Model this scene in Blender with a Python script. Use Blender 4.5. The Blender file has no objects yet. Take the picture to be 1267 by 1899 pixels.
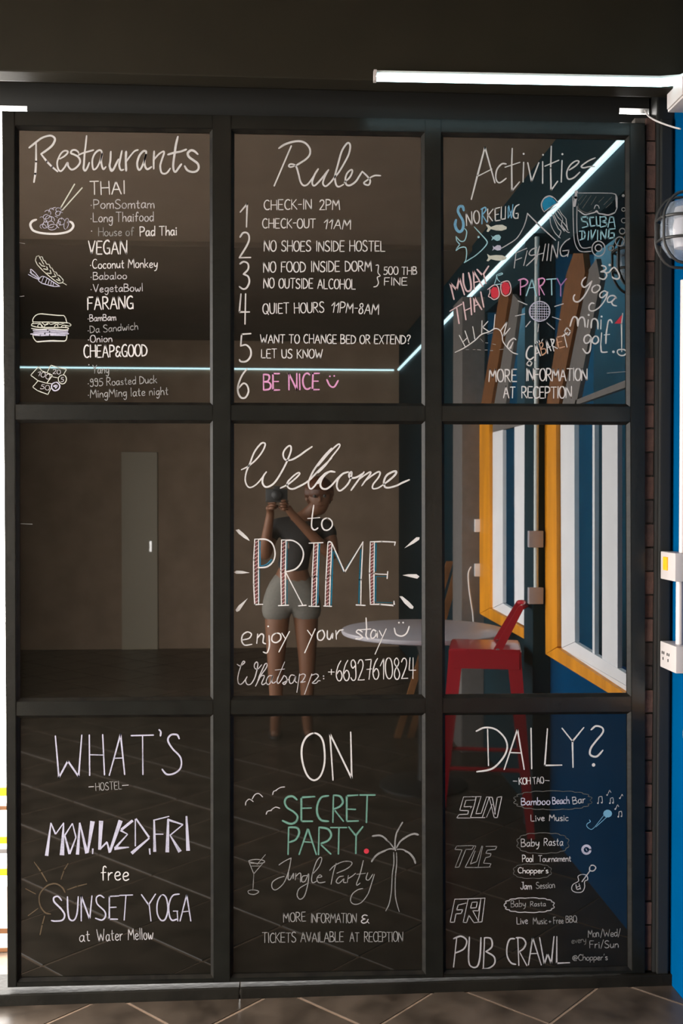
import bpy, bmesh, math, random
from mathutils import Vector, Matrix
# ------------------------------------------------------------------ camera, sky, light, exposure
SC = bpy.context.scene
COL = SC.collection
W_, H_ = 1267.0, 1899.0
F = 1900.0                       # focal length in pixels of the 1267 px wide frame
EYE = 1.45                       # camera height
PHI = math.atan((949.5-918.0)/F) # looking slightly down
TH = math.atan((633.5-513.0)/F*math.cos(PHI))  # turned slightly right of the board's normal
FWD = Vector((math.sin(TH)*math.cos(PHI), math.cos(TH)*math.cos(PHI), -math.sin(PHI)))
RGT = Vector((math.cos(TH), -math.sin(TH), 0))
UPV = RGT.cross(FWD)
def ray(px, py):
    return FWD + RGT*((px-633.5)/F) + UPV*((949.5-py)/F)
_r = ray(513, 1847)
D = EYE*_r.y/(-_r.z)             # camera distance from the board plane y = 0
CAM = Vector((0, -D, EYE))
cam = bpy.data.cameras.new('camera')
cam.sensor_fit = 'HORIZONTAL'; cam.sensor_width = 36; cam.lens = 36*F/W_; cam.clip_start = .01
co = bpy.data.objects.new('camera', cam); COL.objects.link(co)
m = Matrix((RGT, UPV, -FWD)).transposed().to_4x4(); m.translation = CAM
co.matrix_world = m
SC.camera = co
wd = bpy.data.worlds.new('sky'); SC.world = wd; wd.use_nodes = True
bgn = wd.node_tree.nodes['Background']
bgn.inputs['Color'].default_value = (1.0, 0.965, 0.92, 1); bgn.inputs['Strength'].default_value = 20.0
vs = SC.view_settings
SC.display_settings.display_device = 'sRGB'
vs.view_transform = 'Standard'; vs.look = 'None'; vs.gamma = 1; vs.use_curve_mapping = False
vs.exposure = 0.0
def portal(loc, rot, sx, sy):
    l = bpy.data.lights.new('daylight_portal', 'AREA'); l.shape = 'RECTANGLE'; l.size = sx; l.size_y = sy
    l.cycles.is_portal = True
    o = bpy.data.objects.new('daylight_portal', l); COL.objects.link(o); o.location = loc; o.rotation_euler = rot
portal((-1.97, -1.95, 1.35), (0, -math.pi/2, 0), 2.6, 3.8)
portal((-1.4, .12, 1.35), (-math.pi/2, 0, 0), 1.1, 2.6)

# ------------------------------------------------------------------ pixel -> place on the board / on the mirrored right wall
PANE_Y = 0.016
def bp(px, py, y=0.0):           # point of the plane y = const seen at this pixel
    r = ray(px, py); k = (y-CAM.y)/r.y
    return CAM + r*k
XR = bp(1249, 918).x             # right wall plane
def wp(px, py):                  # point (y, z) on the right wall, seen in the panes' mirror
    r = ray(px, py); k = XR/r.x; p = CAM + r*k
    return (-(p.y-2*PANE_Y), p.z)
def mp(px, py, t):               # mirrored point standing t in front of the board
    r = ray(px, py); k = (t-CAM.y)/r.y; p = CAM + r*k
    return Vector((p.x, -t, p.z))
# ------------------------------------------------------------------ materials
def mat(name, col, rough=.5, metal=0, ior=1.5, var=0, vscale=30, bump=0, bscale=60, col2=None, emit=None, est=0, coat=0, stretch=None):
    m = bpy.data.materials.new(name); m.use_nodes = True
    nt = m.node_tree; b = nt.nodes['Principled BSDF']
    b.inputs['Base Color'].default_value = (*col, 1); b.inputs['Roughness'].default_value = rough
    b.inputs['Metallic'].default_value = metal; b.inputs['IOR'].default_value = ior
    if coat: b.inputs['Coat Weight'].default_value = coat; b.inputs['Coat Roughness'].default_value = .08
    if emit:
        b.inputs['Emission Color'].default_value = (*emit, 1); b.inputs['Emission Strength'].default_value = est
    tc = None
    def coord(scale):
        tc = nt.nodes.new('ShaderNodeTexCoord'); mp_ = nt.nodes.new('ShaderNodeMapping')
        nt.links.new(tc.outputs['Object'], mp_.inputs[0])
        if stretch: mp_.inputs['Scale'].default_value = stretch
        n = nt.nodes.new('ShaderNodeTexNoise'); n.inputs['Scale'].default_value = scale; n.inputs['Detail'].default_value = 6
        nt.links.new(mp_.outputs[0], n.inputs['Vector']); return n
    if var or col2:
        n = coord(vscale); r = nt.nodes.new('ShaderNodeValToRGB')
        c2 = col2 if col2 else tuple(c*(1-var) for c in col)
        r.color_ramp.elements[0].position = .35; r.color_ramp.elements[1].position = .65
        r.color_ramp.elements[0].color = (*c2, 1); r.color_ramp.elements[1].color = (*col, 1)
        nt.links.new(n.outputs['Fac'], r.inputs[0]); nt.links.new(r.outputs[0], b.inputs['Base Color'])
    if bump:
        n = coord(bscale); bu = nt.nodes.new('ShaderNodeBump'); bu.inputs['Strength'].default_value = bump; bu.inputs['Distance'].default_value = .004
        nt.links.new(n.outputs['Fac'], bu.inputs['Height']); nt.links.new(bu.outputs[0], b.inputs['Normal'])
    return m
M = {}
M['pane'] = mat('black_painted_glass', (.0045, .004, .0028), .015, ior=2.5, var=.35, vscale=3)
M['dusty'] = mat('dusty_black_painted_glass', (.0065, .006, .0045), .03, ior=1.72, var=.35, vscale=3)
M['frame'] = mat('black_gloss_wood', (.0065, .0068, .0056), .27, ior=1.5, bump=.10, bscale=70, var=.3, vscale=18)
M['bead'] = mat('worn_black_bead', (.009, .008, .006), .4, bump=.2, bscale=120, col2=(.004,.0035,.003), vscale=30)
M['lintel'] = mat('brown_black_paint', (.0125, .0105, .0062), .6, var=.15, vscale=6, bump=.1, bscale=40)
M['post'] = mat('black_paint', (.010, .010, .009), .45, bump=.1, bscale=30)
M['brick'] = mat('old_brick', (.15, .06, .045), .85, var=.55, vscale=14, bump=.5, bscale=70)
M['mortar'] = mat('dark_mortar', (.05, .042, .035), .9, bump=.4, bscale=80)
M['blue'] = mat('blue_wall_paint', (.0, .048, .135), .9, var=.12, vscale=3, bump=.1, bscale=50)
M['reveal'] = mat('blue_reveal_paint', (.012, .16, .30), .7)
M['outside'] = mat('outside_teal_wall', (.01, .13, .21), .7, var=.15, vscale=2)
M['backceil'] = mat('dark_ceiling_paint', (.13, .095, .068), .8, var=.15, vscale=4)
M['brown'] = mat('dimmed_orange_board', (.20, .075, .02), .6, var=.3)  # orange casing darkened to imitate its dimmer reflection in the top panes
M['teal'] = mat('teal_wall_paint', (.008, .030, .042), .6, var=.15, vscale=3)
M['tile'] = mat('grey_floor_tile', (.066, .049, .036), .36, col2=(.021, .015, .0105), vscale=7, bump=.12, bscale=25)
M['grout'] = mat('pale_grout', (.20, .135, .09), .8, var=.2)
M['stone'] = mat('dark_stone', (.009, .008, .006), .5, var=.4, vscale=9, bump=.3)
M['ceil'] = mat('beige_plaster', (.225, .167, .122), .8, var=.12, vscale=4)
M['dark'] = mat('dark_brown_paint', (.34, .245, .175), .7, var=.2, vscale=4)
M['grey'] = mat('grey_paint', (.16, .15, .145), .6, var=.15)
M['table'] = mat('white_laminate', (.42, .40, .44), .4, var=.04)
M['white'] = mat('white_paint', (.92, .95, 1.0), .45, var=.06, vscale=8)
M['plastic'] = mat('white_plastic', (.38, .345, .335), .35)
M['orange'] = mat('orange_varnished_wood', (.95, .37, .008), .5, var=.35, vscale=10, stretch=(1, 1, .15))
M['red'] = mat('red_powder_coated_metal', (.42, .018, .03), .3, ior=1.5, coat=.3)
M['steel'] = mat('brushed_steel', (.5, .5, .5), .3, metal=1)
M['black'] = mat('black_plastic', (.02, .02, .02), .4)
M['led'] = mat('lit_neon_tube', (.8, .9, .9), .4, emit=(.60, .93, 1.0), est=6.0)
M['ledback'] = mat('white_silicone_channel', (.62, .70, .70), .5)
M['skin'] = mat('skin', (.17, .075, .04), .5)
M['hair'] = mat('auburn_hair', (.10, .032, .012), .5, var=.4, vscale=60)
M['tee'] = mat('black_cotton', (.02, .018, .018), .85)
M['shorts'] = mat('light_grey_denim', (.17, .16, .14), .85, var=.15, vscale=80)
M['yellow'] = mat('yellow_paint', (.75, .40, .0), .5)
M['blue'].node_tree.nodes['Principled BSDF'].inputs['Specular IOR Level'].default_value = .0
M['ground'] = mat('pale_concrete', (.55, .53, .50), .8, var=.2, vscale=2)
M['wood'] = mat('brown_wood', (.20, .085, .03), .45, var=.4, vscale=12)
M['door'] = mat('pale_green_door_paint', (.36, .31, .22), .5)
M['lip'] = mat('lip', (.14, .05, .03), .5)
M['frost'] = mat('frosted_glass', (.30, .34, .40), .15)
M['frost'].node_tree.nodes['Principled BSDF'].inputs['Alpha'].default_value = .45
M['glow'] = mat('frosted_bulb', (.7, .62, .62), .3)
M['frame'].node_tree.nodes['Principled BSDF'].inputs['Specular IOR Level'].default_value = .3
for k_ in ('teal', 'lintel', 'stone', 'bead', 'dark'): M[k_].node_tree.nodes['Principled BSDF'].inputs['Specular IOR Level'].default_value = .12
M['switch'] = mat('orange_switch', (.9, .28, .01), .35, emit=(1, .3, .01), est=.25)
g = bpy.data.materials.new('clear_glass'); g.use_nodes = True
nt = g.node_tree; nt.nodes.remove(nt.nodes['Principled BSDF'])
tr = nt.nodes.new('ShaderNodeBsdfTransparent'); gl = nt.nodes.new('ShaderNodeBsdfGlossy'); gl.inputs['Roughness'].default_value = .03
tr.inputs['Color'].default_value = (.70, .84, .88, 1)
fr = nt.nodes.new('ShaderNodeFresnel'); fr.inputs['IOR'].default_value = 1.1; mx = nt.nodes.new('ShaderNodeMixShader')
mx.inputs[0].default_value = .006; nt.links.new(tr.outputs[0], mx.inputs[1]); nt.links.new(gl.outputs[0], mx.inputs[2])
nt.links.new(mx.outputs[0], nt.nodes['Material Output'].inputs[0]); M['glass'] = g
def chalk(name, col, streak=.45):
    m = bpy.data.materials.new(name); m.use_nodes = True; nt = m.node_tree; b = nt.nodes['Principled BSDF']
    b.inputs['Roughness'].default_value = .9; b.inputs['Specular IOR Level'].default_value = .1
    tc = nt.nodes.new('ShaderNodeTexCoord'); n = nt.nodes.new('ShaderNodeTexNoise'); n.inputs['Scale'].default_value = 220; n.inputs['Detail'].default_value = 3
    n2 = nt.nodes.new('ShaderNodeTexNoise'); n2.inputs['Scale'].default_value = 22
    nt.links.new(tc.outputs['Object'], n.inputs[0]); nt.links.new(tc.outputs['Object'], n2.inputs[0])
    ad = nt.nodes.new('ShaderNodeMath'); ad.operation = 'ADD'; nt.links.new(n.outputs['Fac'], ad.inputs[0]); nt.links.new(n2.outputs['Fac'], ad.inputs[1])
    r = nt.nodes.new('ShaderNodeValToRGB'); r.color_ramp.elements[0].position = .36; r.color_ramp.elements[1].position = .5
    ml = nt.nodes.new('ShaderNodeMath'); ml.operation = 'MULTIPLY'; ml.inputs[1].default_value = .5
    nt.links.new(ad.outputs[0], ml.inputs[0]); nt.links.new(ml.outputs[0], r.inputs[0])
    r.color_ramp.elements[0].color = (*[c*(1-streak) for c in col], 1); r.color_ramp.elements[1].color = (*col, 1)
    nt.links.new(r.outputs[0], b.inputs['Base Color'])
    return m
K = {'w': chalk('white_chalk', (0.389, 0.374, 0.369), .15), 'l': chalk('soft_white_chalk', (0.284, 0.270, 0.275), .35),
     'g': chalk('grey_chalk', (0.161, 0.156, 0.152), .45), 'd': chalk('faint_grey_chalk', (0.071, 0.069, 0.064), .5),
     'v': chalk('lavender_white_chalk', (0.294, 0.284, 0.351), .3), 'p': chalk('pink_chalk', (0.403, 0.180, 0.312), .25), 'm': chalk('mauve_chalk', (0.260, 0.118, 0.260), .3),
     'q': chalk('pale_pink_chalk', (0.417, 0.294, 0.303), .15), 'r': chalk('red_chalk', (0.355, 0.024, 0.038), .25),
     'b': chalk('light_blue_chalk', (0.104, 0.237, 0.341), .3), 'B': chalk('strong_blue_chalk', (0.010, 0.128, 0.227), .3),
     't': chalk('dark_teal_chalk', (.004, .062, .095), .4), 'c': chalk('pale_cyan_chalk', (0.199, 0.341, 0.379), .3),
     'n': chalk('green_chalk', (0.067, 0.152, 0.118), .35), 'N': chalk('pale_green_chalk', (0.123, 0.223, 0.180), .3),
     'o': chalk('brown_orange_chalk', (0.061, 0.043, 0.026), .4), 'e': chalk('maroon_chalk', (0.104, 0.033, 0.033), .3),
     'O': chalk('peach_chalk', (0.332, 0.189, 0.123), .3), 'y': chalk('cream_chalk', (0.341, 0.341, 0.294), .25)}
# ------------------------------------------------------------------ object helpers
def root_of(o):
    while o.parent: o = o.parent
    return o
def obj(name, bm, material, parent=None, smooth=False, origin=None):
    me = bpy.data.meshes.new(name)
    bmesh.ops.recalc_face_normals(bm, faces=bm.faces[:])
    if parent is not None: off = Vector(root_of(parent).location)
    elif origin is not None: off = Vector(origin)
    else:
        xs = [v.co for v in bm.verts]
        off = Vector(((min(v.x for v in xs)+max(v.x for v in xs))/2, (min(v.y for v in xs)+max(v.y for v in xs))/2, min(v.z for v in xs)))
    bmesh.ops.translate(bm, verts=bm.verts[:], vec=-off)
    if smooth:
        for f in bm.faces: f.smooth = True
    bm.to_mesh(me); bm.free()
    me.materials.append(material)
    if smooth: me.set_sharp_from_angle(angle=math.radians(40))
    o = bpy.data.objects.new(name, me); COL.objects.link(o)
    if parent is not None: o.parent = parent
    else: o.location = off
    return o
def thing(name, label, cat, loc, group=None, kind=None):
    o = bpy.data.objects.new(name, None); COL.objects.link(o); o.location = loc; o.empty_display_size = .05
    tag(o, label, cat, group, kind); return o
def tag(o, label=None, cat=None, group=None, kind=None):
    if label: o['label'] = label
    if cat: o['category'] = cat
    if group: o['group'] = group
    if kind: o['kind'] = kind
    return o
def box(bm, x0, x1, y0, y1, z0, z1, bev=0):
    vs_ = [bm.verts.new((x, y, z)) for x in (x0, x1) for y in (y0, y1) for z in (z0, z1)]
    fs = [bm.faces.new([vs_[i] for i in q]) for q in ((0, 1, 3, 2), (4, 6, 7, 5), (0, 4, 5, 1), (2, 3, 7, 6), (0, 2, 6, 4), (1, 5, 7, 3))]
    if bev:
        es = list({e for f in fs for e in f.edges})
        bmesh.ops.bevel(bm, geom=es, offset=bev, segments=2, affect='EDGES', profile=.7)
def nbox(*a, **k):
    bm = bmesh.new(); box(bm, *a, **k); return bm
def prism(bm, pts, vec, bev=0):   # polygon (3-D points) extruded along vec
    a = [bm.verts.new(p) for p in pts]; b = [bm.verts.new(Vector(p)+Vector(vec)) for p in pts]
    n = len(pts); fs = [bm.faces.new(a), bm.faces.new(b[::-1])]
    for i in range(n): fs.append(bm.faces.new((a[i], b[i], b[(i+1) % n], a[(i+1) % n])))
    if bev:
        bmesh.ops.recalc_face_normals(bm, faces=fs)
        es = [e for e in fs[0].edges]
        bmesh.ops.bevel(bm, geom=es, offset=bev, segments=2, affect='EDGES')
def tube(bm, pts, r, seg=10, r1=None):
    pts = [Vector(p) for p in pts]; rings = []
    n = len(pts)
    prev = None
    for i, p in enumerate(pts):
        t = (pts[min(i+1, n-1)]-pts[max(i-1, 0)]).normalized()
        if prev is None:
            a = Vector((0, 0, 1)) if abs(t.z) < .9 else Vector((1, 0, 0))
            u = t.cross(a).normalized()
        else: u = (prev-t*prev.dot(t)).normalized()
        prev = u; v = t.cross(u)
        rr = r if r1 is None else r+(r1-r)*i/(n-1)
        rings.append([bm.verts.new(p+(u*math.cos(2*math.pi*k/seg)+v*math.sin(2*math.pi*k/seg))*rr) for k in range(seg)])
    for a, b in zip(rings, rings[1:]):
        for k in range(seg): bm.faces.new((a[k], a[(k+1) % seg], b[(k+1) % seg], b[k]))
    bm.faces.new(rings[0][::-1]); bm.faces.new(rings[-1])
def lathe(bm, prof, c, seg=40, axis='z'):
    rings = []
    for r, h in prof:
        ring = []
        for k in range(seg):
            a = 2*math.pi*k/seg
            p = (r*math.cos(a), r*math.sin(a), h) if axis == 'z' else (h, r*math.cos(a), r*math.sin(a))
            ring.append(bm.verts.new(Vector(p)+Vector(c)))
        rings.append(ring)
    for a, b in zip(rings, rings[1:]):
        for k in range(seg): bm.faces.new((a[k], a[(k+1) % seg], b[(k+1) % seg], b[k]))
    bm.faces.new(rings[0][::-1]); bm.faces.new(rings[-1])
def cat(pts, n=6):                # Catmull-Rom
    if len(pts) < 3: return [tuple(p) for p in pts]
    P = [Vector(p) for p in pts]; closed = (P[0]-P[-1]).length < 1e-6
    out = []
    for i in range(len(P)-1):
        p0 = P[i-1] if i > 0 else (P[-2] if closed else P[0]); p1 = P[i]; p2 = P[i+1]
        p3 = P[i+2] if i+2 < len(P) else (P[1] if closed else P[-1])
        for k in range(n):
            t = k/n
            out.append(tuple(.5*((2*p1)+(p2-p0)*t+(2*p0-5*p1+4*p2-p3)*t*t+(3*p1-p0-3*p2+p3)*t*t*t)))
    out.append(tuple(P[-1])); return out
# ------------------------------------------------------------------ the setting
LB = -2.68; FAR = 6.75; LEFT = -1.95; CEIL = 2.935
RX = XR+.18
fl = obj('floor', nbox(-2.85, RX, -7.0, .9, -.06, -.002), M['grout'], origin=(0, 0, 0)); tag(fl, kind='structure')
# diagonal floor tiles: rows at 45 degrees; phases read from where the joints meet the plinth
a1 = bp(66, 1899); 
def fp(px, py):
    r = ray(px, py); k = -CAM.z/r.z; return CAM+r*k
pA = [fp(66, 1899), fp(399, 1899), fp(713, 1897), fp(1031, 1897)]
pB = [fp(333, 1899), fp(640, 1891), fp(1011, 1897), fp(1267, 1866)]
S2 = math.sqrt(.5)
ua = [(p.x-p.y)*S2 for p in pA]; ub = [(p.x+p.y)*S2 for p in pB]
T = (ua[-1]-ua[0])/3
T = (T+(ub[-1]-ub[0])/3)/2
u0 = sum(u-i*T for i, u in enumerate(ua))/4; v0 = sum(v-i*T for i, v in enumerate(ub))/4
bm = bmesh.new(); h = T/2-.0034
box(bm, -h, h, -h, h, -.02, 0, bev=0)
top = [e for e in bm.edges if all(v.co.z > -.001 for v in e.verts)]
bmesh.ops.bevel(bm, geom=top, offset=.0025, segments=1, affect='EDGES')
tm = bpy.data.meshes.new('floor_tile'); bm.to_mesh(tm); bm.free(); tm.materials.append(M['tile'])
rnd = random.Random(3)
for i in range(-26, 26):
    for j in range(-26, 26):
        u = u0+(i+.5)*T; v = v0+(j+.5)*T
        x = (u+v)*S2; y = (v-u)*S2
        if x < -1.75 or x > XR-.1 or y > .0 or y < -3.35: continue
        if y > -.05: continue
        o = bpy.data.objects.new('floor_tile', tm); COL.objects.link(o); o.parent = fl
        o.location = (x, y, rnd.uniform(-.001, .001)); o.rotation_euler = (0, 0, math.pi/4+math.pi/2*rnd.randint(0, 3))
# the band of cut tiles along the plinth and everything farther back
bm = bmesh.new()
def clip_tiles(bm, keep, x0, x1, y0, y1):
    for i in range(-26, 26):
        for j in range(-26, 26):
            u = u0+(i+.5)*T; v = v0+(j+.5)*T; x = (u+v)*S2; y = (v-u)*S2
            if not (x0-T < x < x1+T and y0-T < y < y1+T) or not keep(x, y): continue
            r = h/S2
            poly = [Vector((x+r, y, 0)), Vector((x, y+r, 0)), Vector((x-r, y, 0)), Vector((x, y-r, 0))]
            for ax, s, c in ((0, 1, x0), (0, -1, -x1), (1, 1, y0), (1, -1, -y1)):
                out = []
                for k in range(len(poly)):
                    p, q = poly[k], poly[(k+1) % len(poly)]
                    dp, dq = s*p[ax]-c, s*q[ax]-c
                    if dp >= 0: out.append(p)
                    if (dp >= 0) != (dq >= 0): out.append(p+(q-p)*(dp/(dp-dq)))
                poly = out
                if len(poly) < 3: break
            if len(poly) >= 3:
                prism(bm, [p-Vector((0, 0, .02)) for p in poly], (0, 0, .02))
used = lambda x, y: not (-1.75 <= x <= XR-.1 and -3.35 <= y <= -.05)
clip_tiles(bm, used, -2.66, XR-.001, -6.9, -.011)
o = obj('floor_tile_field', bm, M['tile'], fl); o['kind'] = 'stuff'
# right wall (blue) with two window openings
W1 = (wp(899, 1000)[0], wp(1006, 1000)[0]); W2 = (wp(1022, 1000)[0], -.33)
SILL = .785; HEAD = 2.47
bm = bmesh.new()
box(bm, XR, RX, W2[1], .02, 0, CEIL)
for w in (W2,):
    box(bm, XR, RX, w[0], w[1], 0, SILL)
wr = tag(obj('wall_right', bm, M['blue'], origin=(XR, 0, 0)), kind='structure')
bm = bmesh.new(); w = W1
box(bm, XR, RX, -7, W1[0], 0, CEIL); box(bm, XR, RX, W1[1], W2[0], 0, CEIL)
box(bm, XR, RX, w[0], w[1], 0, SILL); box(bm, XR, RX, w[0], w[1], HEAD, CEIL); box(bm, XR, RX, W2[0], W2[1], HEAD, CEIL)
tag(obj('wall_right_back', bm, M['teal'], origin=(XR, W2[0], 0)), kind='structure')
wx = tag(obj('wall_outside', nbox(XR+.62, XR+.7, -7.2, 1.2, 0, 3.9), M['outside'], origin=(XR+.62, 0, 0)), kind='structure')
# far wall, left pieces, ceiling
bm = bmesh.new(); box(bm, LB-.15, RX, -FAR-.15, -FAR, 0, CEIL)
wb = tag(obj('wall_back', bm, M['dark'], origin=(0, -FAR, 0)), kind='structure')

bm = bmesh.new(); box(bm, LB-.15, LB, -FAR, -3.85, 0, CEIL); box(bm, LB-.15, LEFT, -3.95, -3.85, 0, CEIL); box(bm, LEFT-.15, LEFT, -3.95, .3, 2.62, CEIL)
tag(obj('wall_left', bm, M['dark'], origin=(LEFT, -FAR, 0)), kind='structure')
TC = 3.09
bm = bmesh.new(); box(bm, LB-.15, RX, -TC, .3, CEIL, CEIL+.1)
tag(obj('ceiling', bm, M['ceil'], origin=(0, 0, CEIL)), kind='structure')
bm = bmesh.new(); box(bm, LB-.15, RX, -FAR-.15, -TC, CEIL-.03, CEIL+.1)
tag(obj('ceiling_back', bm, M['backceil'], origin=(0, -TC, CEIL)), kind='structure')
# pale door in the far wall
dl, dr_ = mp(225, 900, FAR-.0).x, mp(292, 900, FAR).x; dz = mp(250, 838, FAR).z
d1 = tag(obj('door_1', nbox(dl, dr_, -FAR, -FAR+.04, 0, dz, bev=.006), M['door'], origin=((dl+dr_)/2, -FAR, 0)), kind='structure')
obj('door_handle', nbox(dr_-.07, dr_-.05, -FAR+.04, -FAR+.07, .92, 1.02), M['steel'], d1)
# lintel over the board: front face 0.2 m in front of it
LT = .15
zl = bp(600, 147, -LT).z
bm = bmesh.new(); box(bm, -2.6, RX, -LT, -.083, zl, CEIL, bev=.004)
box(bm, -2.6, RX, -.085, .12, zl+.05, CEIL)
tag(obj('wall_front', bm, M['lintel'], origin=(0, -LT, zl)), kind='structure')
# sliding track just above the board
zt0 = bp(600, 222).z
xt0, xt1 = bp(42, 200).x, bp(1160, 200).x
bm = bmesh.new(); box(bm, xt0, xt1, .052, .09, zt0, zl+.06)
q_ = lambda x, y: bp(x, y, .052)
box(bm, -2.6, xt0, .052, .09, q_(20, 196).z, zl+.06); box(bm, xt1, XR, .052, .09, q_(1180, 201).z, zl+.06); box(bm, xt1, XR, .052, .09, q_(1180, 228).z, q_(1180, 212).z); box(bm, q_(1204, 205).x, XR, .052, .09, q_(1180, 228).z, zl+.06)
box(bm, -2.6, RX, -.0829, -.078, zl+.002, zl+.05)
tag(obj('trim_1', bm, M['post'], origin=(0, 0, zt0)), kind='structure')
# plinth under the board, two stones
def plinth(px0, px1, name):
    bm = bmesh.new()
    x0, x1 = bp(px0, 1840).x, bp(px1, 1830).x
    box(bm, x0, x1, -.010, .12, -.004, PL, bev=.004); return bm
PL = bp(430, 1829).z
tag(obj('trim_2', plinth(-60, 444, ''), M['stone']), kind='structure')
tag(obj('trim_3', plinth(446, 1246, ''), M['stone']), kind='structure')
# black post and brick pilaster to the right of the board
bm = bmesh.new(); box(bm, bp(1216, 900).x, XR-.0, .004, .14, PL, zl+.07, bev=.006)
box(bm, bp(1222, 900).x, bp(1243, 900).x, -.006, .004, PL, zl-.03, bev=.004)
tag(obj('trim_4', bm, M['post']), kind='structure')
bx0, bx1 = bp(1198.5, 900).x, bp(1216, 900).x-.001
zt = bp(1205, 214).z
bw = tag(obj('wall_corner', nbox(bx0-.03, bx1, .022, .13, PL, zt), M['mortar'], origin=(bx0, .02, PL)), kind='structure')
bmats = []
for i, (c, v) in enumerate((((.075, .034, .024), .4), ((.055, .026, .019), .5), ((.09, .044, .033), .4), ((.035, .022, .018), .5))):
    bmats.append(mat('brick_%s' % ('rust', 'brown', 'pink', 'dark')[i], c, .85, var=v, vscale=30, bump=.6, bscale=90))
nb = 36; ch = (zt-PL)/nb
bms = []
for k in range(4):
    bm = bmesh.new(); box(bm, -(bx1-bx0)/2-.014*0, (bx1-bx0)/2, 0, 0.05, .0025, ch-.0025, bev=.002)
    me = bpy.data.meshes.new('brick'); bm.to_mesh(me); bm.free(); me.materials.append(bmats[k]); bms.append(me)
for i in range(nb):
    if i == nb-10: continue
    o = bpy.data.objects.new('brick', bms[rnd.choice((0, 0, 1, 1, 2, 3))]); COL.objects.link(o); o.parent = bw
    o.location = Vector(((bx0+bx1)/2+rnd.uniform(-.001, .001), .012+rnd.uniform(-.003, .002), PL+i*ch))-Vector(bw.location)
# pilasters on the right wall, seen in the panes
px1 = .5*(W1[1]+W2[0])
lat = mp(993, 900, -W2[0]).x
tag(obj('trim_5', nbox(lat, XR, W1[1]-.02, W2[0]-.004, 0, 2.56, bev=.004), M['teal']), kind='structure')
lat2 = mp(859, 900, -W1[0]).x
tag(obj('trim_6', nbox(lat2, XR, W1[0]-.3, W1[0]-.01, 0, 2.56, bev=.004), M['grey']), kind='structure')
# windows in the right wall: outer orange casing, white sash, glass
def wpoly(bm, pts, x0, x1):
    P = [(x0, *wp(*p)) for p in pts]
    prism(bm, P, (x1-x0, 0, 0))
def win(name, orange, white, bars, upper, w):
    par = bpy.data.objects.new(name, None); COL.objects.link(par); par.location = (XR, (w[0]+w[1])/2, SILL); par['kind'] = 'structure'
    for nm, p in orange:
        bm = bmesh.new(); wpoly(bm, p, XR-.028, XR-.002); obj(nm, bm, M['orange'], par)
    for nm, p in white:
        bm = bmesh.new(); wpoly(bm, p, XR-.012, XR+.006); obj(nm, bm, M['white'], par)
    for nm, p in bars:
        bm = bmesh.new(); wpoly(bm, p, XR-.010, XR+.006); obj(nm, bm, M['white'], par)
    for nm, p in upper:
        bm = bmesh.new(); wpoly(bm, p, XR-.026 if nm == 'brown' else XR-.012, XR-.002 if nm == 'brown' else XR+.006); obj('dimmed_upper_board', bm, M[nm], par)  # upper casing and sash: brown and grey stand in for the weaker top-pane reflection
    obj('reveal', nbox(XR+.016, RX, w[0], w[0]+.006, SILL, HEAD), M['reveal'], par)
    g_ = obj('pane', nbox(XR+.008, XR+.013, w[0]+.003, w[1]-.003, SILL+.003, HEAD-.003), M['glass'], par)
    return par
win('window_1',
    [('casing_jamb', [(899, 1138), (918, 1127), (917, 768), (898, 768)]),
     ('casing_sill', [(899.5, 1138.3), (1006, 1197), (1006, 1180), (918, 1128)])],
    [('sash_stile', [(918, 1127), (937, 1118), (937, 797), (918, 802)]),
     ('sash_rail', [(918, 1128), (1006, 1176), (1006, 1160), (937, 1119)])],
    [('mullion', [(958, 1139), (979, 1149), (979, 787), (958, 792)])],
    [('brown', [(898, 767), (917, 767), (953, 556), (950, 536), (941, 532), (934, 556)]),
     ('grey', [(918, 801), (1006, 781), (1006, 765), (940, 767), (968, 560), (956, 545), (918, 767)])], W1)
win('window_2',
    [('casing_jamb', [(1024, 1213), (1046, 1199), (1044, 768), (1022, 768)]),
     ('casing_sill', [(1024, 1213), (1205, 1322), (1205, 1306), (1046, 1201)])],
    [('sash_stile', [(1047, 1201), (1072, 1190), (1071, 768), (1045, 768)]),
     ('sash_rail', [(1047, 1202), (1205, 1292), (1205, 1272), (1072, 1191)]),
     ('sill_board', [(1046.2, 1203), (1205, 1305), (1205, 1293), (1047, 1202.5)])],
    [('mullion', [(1122, 1222), (1151, 1240), (1151, 766), (1122, 766)]),
     ('glazing_bar', [(1104, 1212), (1108, 1214), (1108, 766), (1104, 766)])],
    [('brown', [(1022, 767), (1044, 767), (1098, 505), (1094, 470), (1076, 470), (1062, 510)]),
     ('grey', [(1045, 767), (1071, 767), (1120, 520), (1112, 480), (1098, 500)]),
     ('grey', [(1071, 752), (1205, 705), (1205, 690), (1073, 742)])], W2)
# ground and a pale wall outside, seen past the left edge of the board
bm = bmesh.new(); box(bm, -9, -2.85, -7.5, 9, -.2, -.008); box(bm, -2.85, 3, .9, 9, -.2, -.008); box(bm, RX, 3, -7.5, .9, -.2, -.008)
tag(obj('ground', bm, M['ground'], origin=(0, 0, 0)), kind='structure')
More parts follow.
